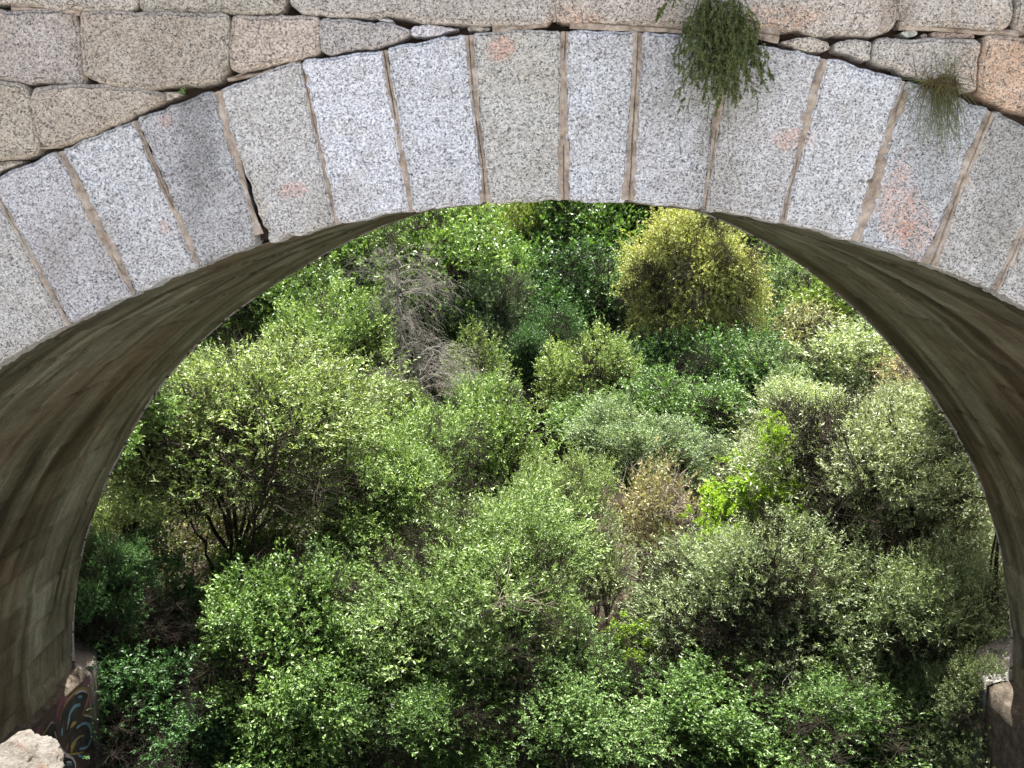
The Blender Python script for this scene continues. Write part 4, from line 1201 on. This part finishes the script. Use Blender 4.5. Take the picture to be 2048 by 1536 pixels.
twiggy('bare_branch', 'pale dead stick lying over the dark shrub at the bottom right', [(1620, 1440, 0), (1660, 1447, -0.1), (1710, 1458, -0.1), (1770, 1470, 0)], 11.3, 0.014, 2, BK_PALE, 10, 0.45)
twiggy('bare_branch', 'forked pale twig hanging in front of the grey green willow on the right', [(1570, 1320, 0), (1580, 1350, -0.1), (1575, 1380, -0.1), (1590, 1410, 0)], 11.9, 0.008, 3, BK_PALE, 12, 0.4)
twiggy('bare_branch', 'thin pale twigs hanging in the dark bottom left shrubs', [(430, 1350, 0), (425, 1380, 0), (410, 1410, 0), (420, 1450, 0)], 11.3, 0.007, 4, BK_PALE, 12, 0.4)
twiggy('bare_branch', 'curved pale twig over the dark shrub at the lower left', [(230, 1490, 0), (235, 1475, 0), (260, 1465, 0), (290, 1440, 0)], 11.4, 0.006, 5, BK_PALE, 8, 0.3)
twiggy('bare_branch', 'leaning pale branch low behind the big forked willow', [(560, 1090, 0), (610, 1050, 0), (650, 1020, 0), (680, 995, 0)], 14.6, 0.014, 6, BK_PALE, 10, 0.5)
for par, pts, Y_, r_, sd, fk, sp in [
    (W_RIGHT, [(1850, 1150, 0.6), (1800, 1100, 0), (1760, 1040, -0.2), (1725, 960, -0.2), (1700, 900, 0)], 13.3, 0.022, 7, 16, 0.8),
    (W_RIGHT, [(1700, 1180, 0.6), (1690, 1120, 0), (1670, 1060, -0.2), (1675, 1000, -0.2)], 13.4, 0.015, 17, 12, 0.6),
    (W_RIGHT, [(1830, 1200, 0.5), (1870, 1150, 0), (1900, 1090, 0), (1920, 1040, 0)], 13.4, 0.015, 27, 12, 0.6),
    (W_LEFT, [(490, 1180, 0.6), (500, 1110, 0), (508, 1050, -0.1), (530, 990, -0.2), (545, 920, -0.2), (560, 860, -0.1)], 13.4, 0.038, 8, 22, 1.0),
    (W_LEFT, [(505, 1070, 0.2), (560, 1020, -0.1), (610, 985, -0.2), (650, 950, -0.1)], 13.4, 0.02, 18, 14, 0.8),
    (W_LEFT, [(462, 1180, 0.6), (462, 1100, 0), (460, 1030, -0.1), (455, 960, -0.1), (440, 900, 0)], 13.5, 0.026, 28, 16, 0.8),
    (W_LEFT, [(425, 1150, 0.6), (405, 1080, 0), (375, 1030, -0.1), (330, 985, -0.1), (290, 950, 0)], 13.5, 0.024, 38, 16, 0.8),
    (W_LEFT, [(300, 1120, 0.6), (265, 1060, 0), (268, 990, 0), (295, 920, 0), (310, 870, 0)], 13.7, 0.026, 9, 16, 0.8)]:
    twiggy('branch', None, pts, Y_, r_, sd, BK_DARK, fk, sp, parent=par)

# ---------------------------------------------------------------- plants on the wall
def wall_plant():
    rng = np.random.default_rng(9)
    o0 = at(1445, -30, D)
    root = empty('hanging_plant', tuple(o0))
    tag(root, 'dark green trailing plant hanging down the voussoirs at the top right of centre', 'hanging plant')
    segs, rad, LB, LA = [], [], [], []
    def strand(a, d, ln, r, lev):
        q = a; m = 10
        for i in range(m):
            b = q + d * ln / m
            if b[1] > D - 0.012: b[1] = D - 0.012 - 0.01 * rng.random()
            segs.append((q, b)); rad.append((r, r * 0.93))
            if lev < 2 and rng.random() < 0.55:
                strand(b, unit(d + rng.normal(size=3) * 0.6), ln * rng.uniform(0.2, 0.36), r * 0.6, lev + 1)
            nl = 5 if lev else 4
            for _ in range(nl):
                LB.append(q + (b - q) * rng.random()); LA.append(unit(d * 0.4 + rng.normal(size=3)))
            q = b; r *= 0.93
            d = unit(d + np.array([0, 0.02, -0.13]) + rng.normal(size=3) * 0.12)
    for s in range(85):
        px = 1438 + rng.normal() * 27
        a = at(px, -30 + rng.random() * 90, D - 0.04 - 0.12 * rng.random())
        d = unit(np.array([(px - 1438) / 260 + rng.normal() * 0.10, -0.35 * rng.random(), -0.2 - rng.random() * 0.6]))
        strand(a, d, rng.uniform(0.18, 0.42), 0.0016, 0)
    for (px, py, L) in [(1420, 100, 0.5), (1450, 150, 0.5), (1400, 120, 0.4)]:
        strand(at(px, py, D - 0.05), unit(np.array([rng.uniform(-0.6, 0.2), -0.1, -1])), L, 0.0016, 1)
    sg = np.array(segs); rd = np.array(rad)
    V, Fq = tubes(sg[:, 0], sg[:, 1], rd[:, 0] * 0.8, rd[:, 1] * 0.8, 3)
    mk('stems', mesh_np('stems', V, Fq), bark('green_stem', (0.06, 0.07, 0.03), (0.13, 0.14, 0.06)), root, loc=-Vector(root.location))
    LB, LA = np.array(LB), np.array(LA)
    n = len(LB); print('wall plant leaves', n)
    L = rng.uniform(0.005, 0.011, n)
    V, Fq, tn = leaves(rng, LB, LA, L, L * 0.45, rng.random(n))
    mk('leaves', mesh_np('leaves', V, Fq, False, tn), leaf_mat('wall_plant_leaf', (0.07, 0.095, 0.03), (0.14, 0.18, 0.065), (0.26, 0.31, 0.13), 0.3), root, loc=-Vector(root.location))
wall_plant()
def tuft():
    rng = np.random.default_rng(11)
    o0 = at(1880, 165, D - 0.01)
    root = empty('grass_tuft', tuple(o0))
    tag(root, 'wiry green and brown grass tuft rooted in the joint at the right', 'grass tuft')
    segs, rad, tone = [], [], []
    for s in range(160):
        a = o0 + np.array([rng.normal() * 0.045, -0.01, rng.normal() * 0.02])
        w = rng.random()
        if w < 0.62: d = unit(np.array([rng.normal() * 0.35, -0.35, -0.9])); ln = rng.uniform(0.15, 0.46)
        elif w < 0.85: d = unit(np.array([rng.normal() * 0.45, -0.3, 0.9])); ln = rng.uniform(0.1, 0.26)
        else: d = unit(np.array([rng.normal() * 1.0, -0.3, 0.2 * rng.normal()])); ln = rng.uniform(0.1, 0.25)
        q = a; r = 0.0028; m = 8
        br = rng.random() * 0.5
        for i in range(m):
            b = q + d * ln / m
            b[1] = min(b[1], D - 0.014)
            segs.append((q, b)); rad.append((r, r * 0.85)); tone += [min(1, i / m + br * 0.6)] * 6
            r *= 0.85; q = b
            d = unit(d + np.array([0, 0, -0.09]) + rng.normal(size=3) * 0.1)
    sg = np.array(segs); rd = np.array(rad)
    V, Fq = tubes(sg[:, 0], sg[:, 1], rd[:, 0], rd[:, 1], 3)
    mk('blades', mesh_np('blades', V, Fq, False, tone), leaf_mat('tuft_blade', (0.24, 0.14, 0.06), (0.18, 0.175, 0.06), (0.13, 0.20, 0.06), 0.2), root, loc=-Vector(root.location))
tuft()
def weed():
    rng = np.random.default_rng(3)
    o0 = at(366, 184, D - 0.01)
    root = empty('small_weed', tuple(o0))
    tag(root, 'tiny green weed in the joint above the left voussoirs', 'weed')
    n = 16
    A = unit(rng.normal(size=(n, 3)) * np.array([1, 0.3, 0.7]) + np.array([0, -0.5, 0.1]))
    L = rng.uniform(0.012, 0.028, n)
    V, Fq, tn = leaves(rng, np.repeat(o0[None], n, 0) + rng.normal(size=(n, 3)) * 0.004, A, L, L * 0.5, rng.random(n))
    mk('leaves', mesh_np('leaves', V, Fq, False, tn), LM['bright'], root, loc=-Vector(root.location))
weed()

# ---------------------------------------------------------------- rocks
def rock(name, label, centre, size, seed, mat, rough=0.45, taper=None, color=(1, 1, 1), res=70):
    """craggy stone; taper = depth to which its body reaches down"""
    n, m = res, res
    u = np.linspace(0, math.pi, n); v = np.linspace(0, 2 * math.pi, m, endpoint=False)
    U, Vv = np.meshgrid(u, v, indexing='ij')
    d = np.stack([np.sin(U) * np.cos(Vv), np.sin(U) * np.sin(Vv), np.cos(U)], -1)
    # planar facets plus noise
    rng = np.random.default_rng(seed)
    pl = unit(rng.normal(size=(16, 3))); h = rng.uniform(0.72, 1.0, 16)
    r = np.min(np.where((d @ pl.T) > 0.15, h / np.maximum(d @ pl.T, 0.15), 9), axis=-1)
    r = np.minimum(r, 1.15) * (1 + rough * 0.5 * (fbm(d[..., 0] * 3 + seed, d[..., 1] * 3, d[..., 2] * 3, 5) - 0.5) + 0.22 * (fbm(d[..., 0] * 7 + seed, d[..., 1] * 12, d[..., 2] * 12, 6) - 0.5))
    Pn = d * r[..., None] * np.array(size)
    if taper:
        low = d[..., 2] < -0.2
        k = np.clip((-d[..., 2] - 0.2) / 0.8, 0, 1)
        Pn[..., 2] = np.where(low, Pn[..., 2] - taper * k, Pn[..., 2])
        Pn[..., :2] *= (1 + 1.2 * k * (d[..., 2] < 0))[..., None] / np.maximum(np.sin(U), 0.35)[..., None] ** (k[..., None] * 0.9)
    V = Pn.reshape(-1, 3) + np.array(centre)
    i = np.arange(n - 1)[:, None] * m + np.arange(m)[None]
    j = np.arange(n - 1)[:, None] * m + (np.arange(m)[None] + 1) % m
    Fq = np.stack([i.ravel(), (i + m).ravel(), (j + m).ravel(), j.ravel()], 1)
    o = mk(name, mesh_np(name, V - np.array(centre), Fq, True), mat, None, color, loc=centre)
    tag(o, label, 'rock')
    return o
def rock_mat():
    M = NT('pale_rock')
    co = M.coord()
    c = M.ramp(M.noise(co, 9, 8, 0.75), [(0.32, (0.05, 0.04, 0.032)), (0.42, (0.14, 0.125, 0.105)), (0.6, (0.22, 0.21, 0.19))])
    c = M.mix(M.ramp(M.noise(co, 14, 5, 0.7), [(0.55, 0.0), (0.66, 0.7)]), c, (0.15, 0.075, 0.05))
    return M.done(c, 0.9, M.noise(co, 26, 8, 0.75), 1.0, 0.04, 0.1)
m_rock = rock_mat()
pr = at(-22, 1596, 2.6)
rock('rock', 'pale sunlit rock in the bottom left corner', (pr[0] - 0.02, pr[1] + 0.06, pr[2] - 0.02), (0.19, 0.2, 0.14), 17, m_rock, taper=8.3, res=110)
pb = at(165, 1530, YF + 0.75)
rock('boulder', 'rounded brown boulder at the foot of the left pier behind the graffiti', (pb[0] - 0.1, pb[1], pb[2] - 0.1), (0.42, 0.5, 0.62), 4, m_render, rough=0.1, taper=2.5)
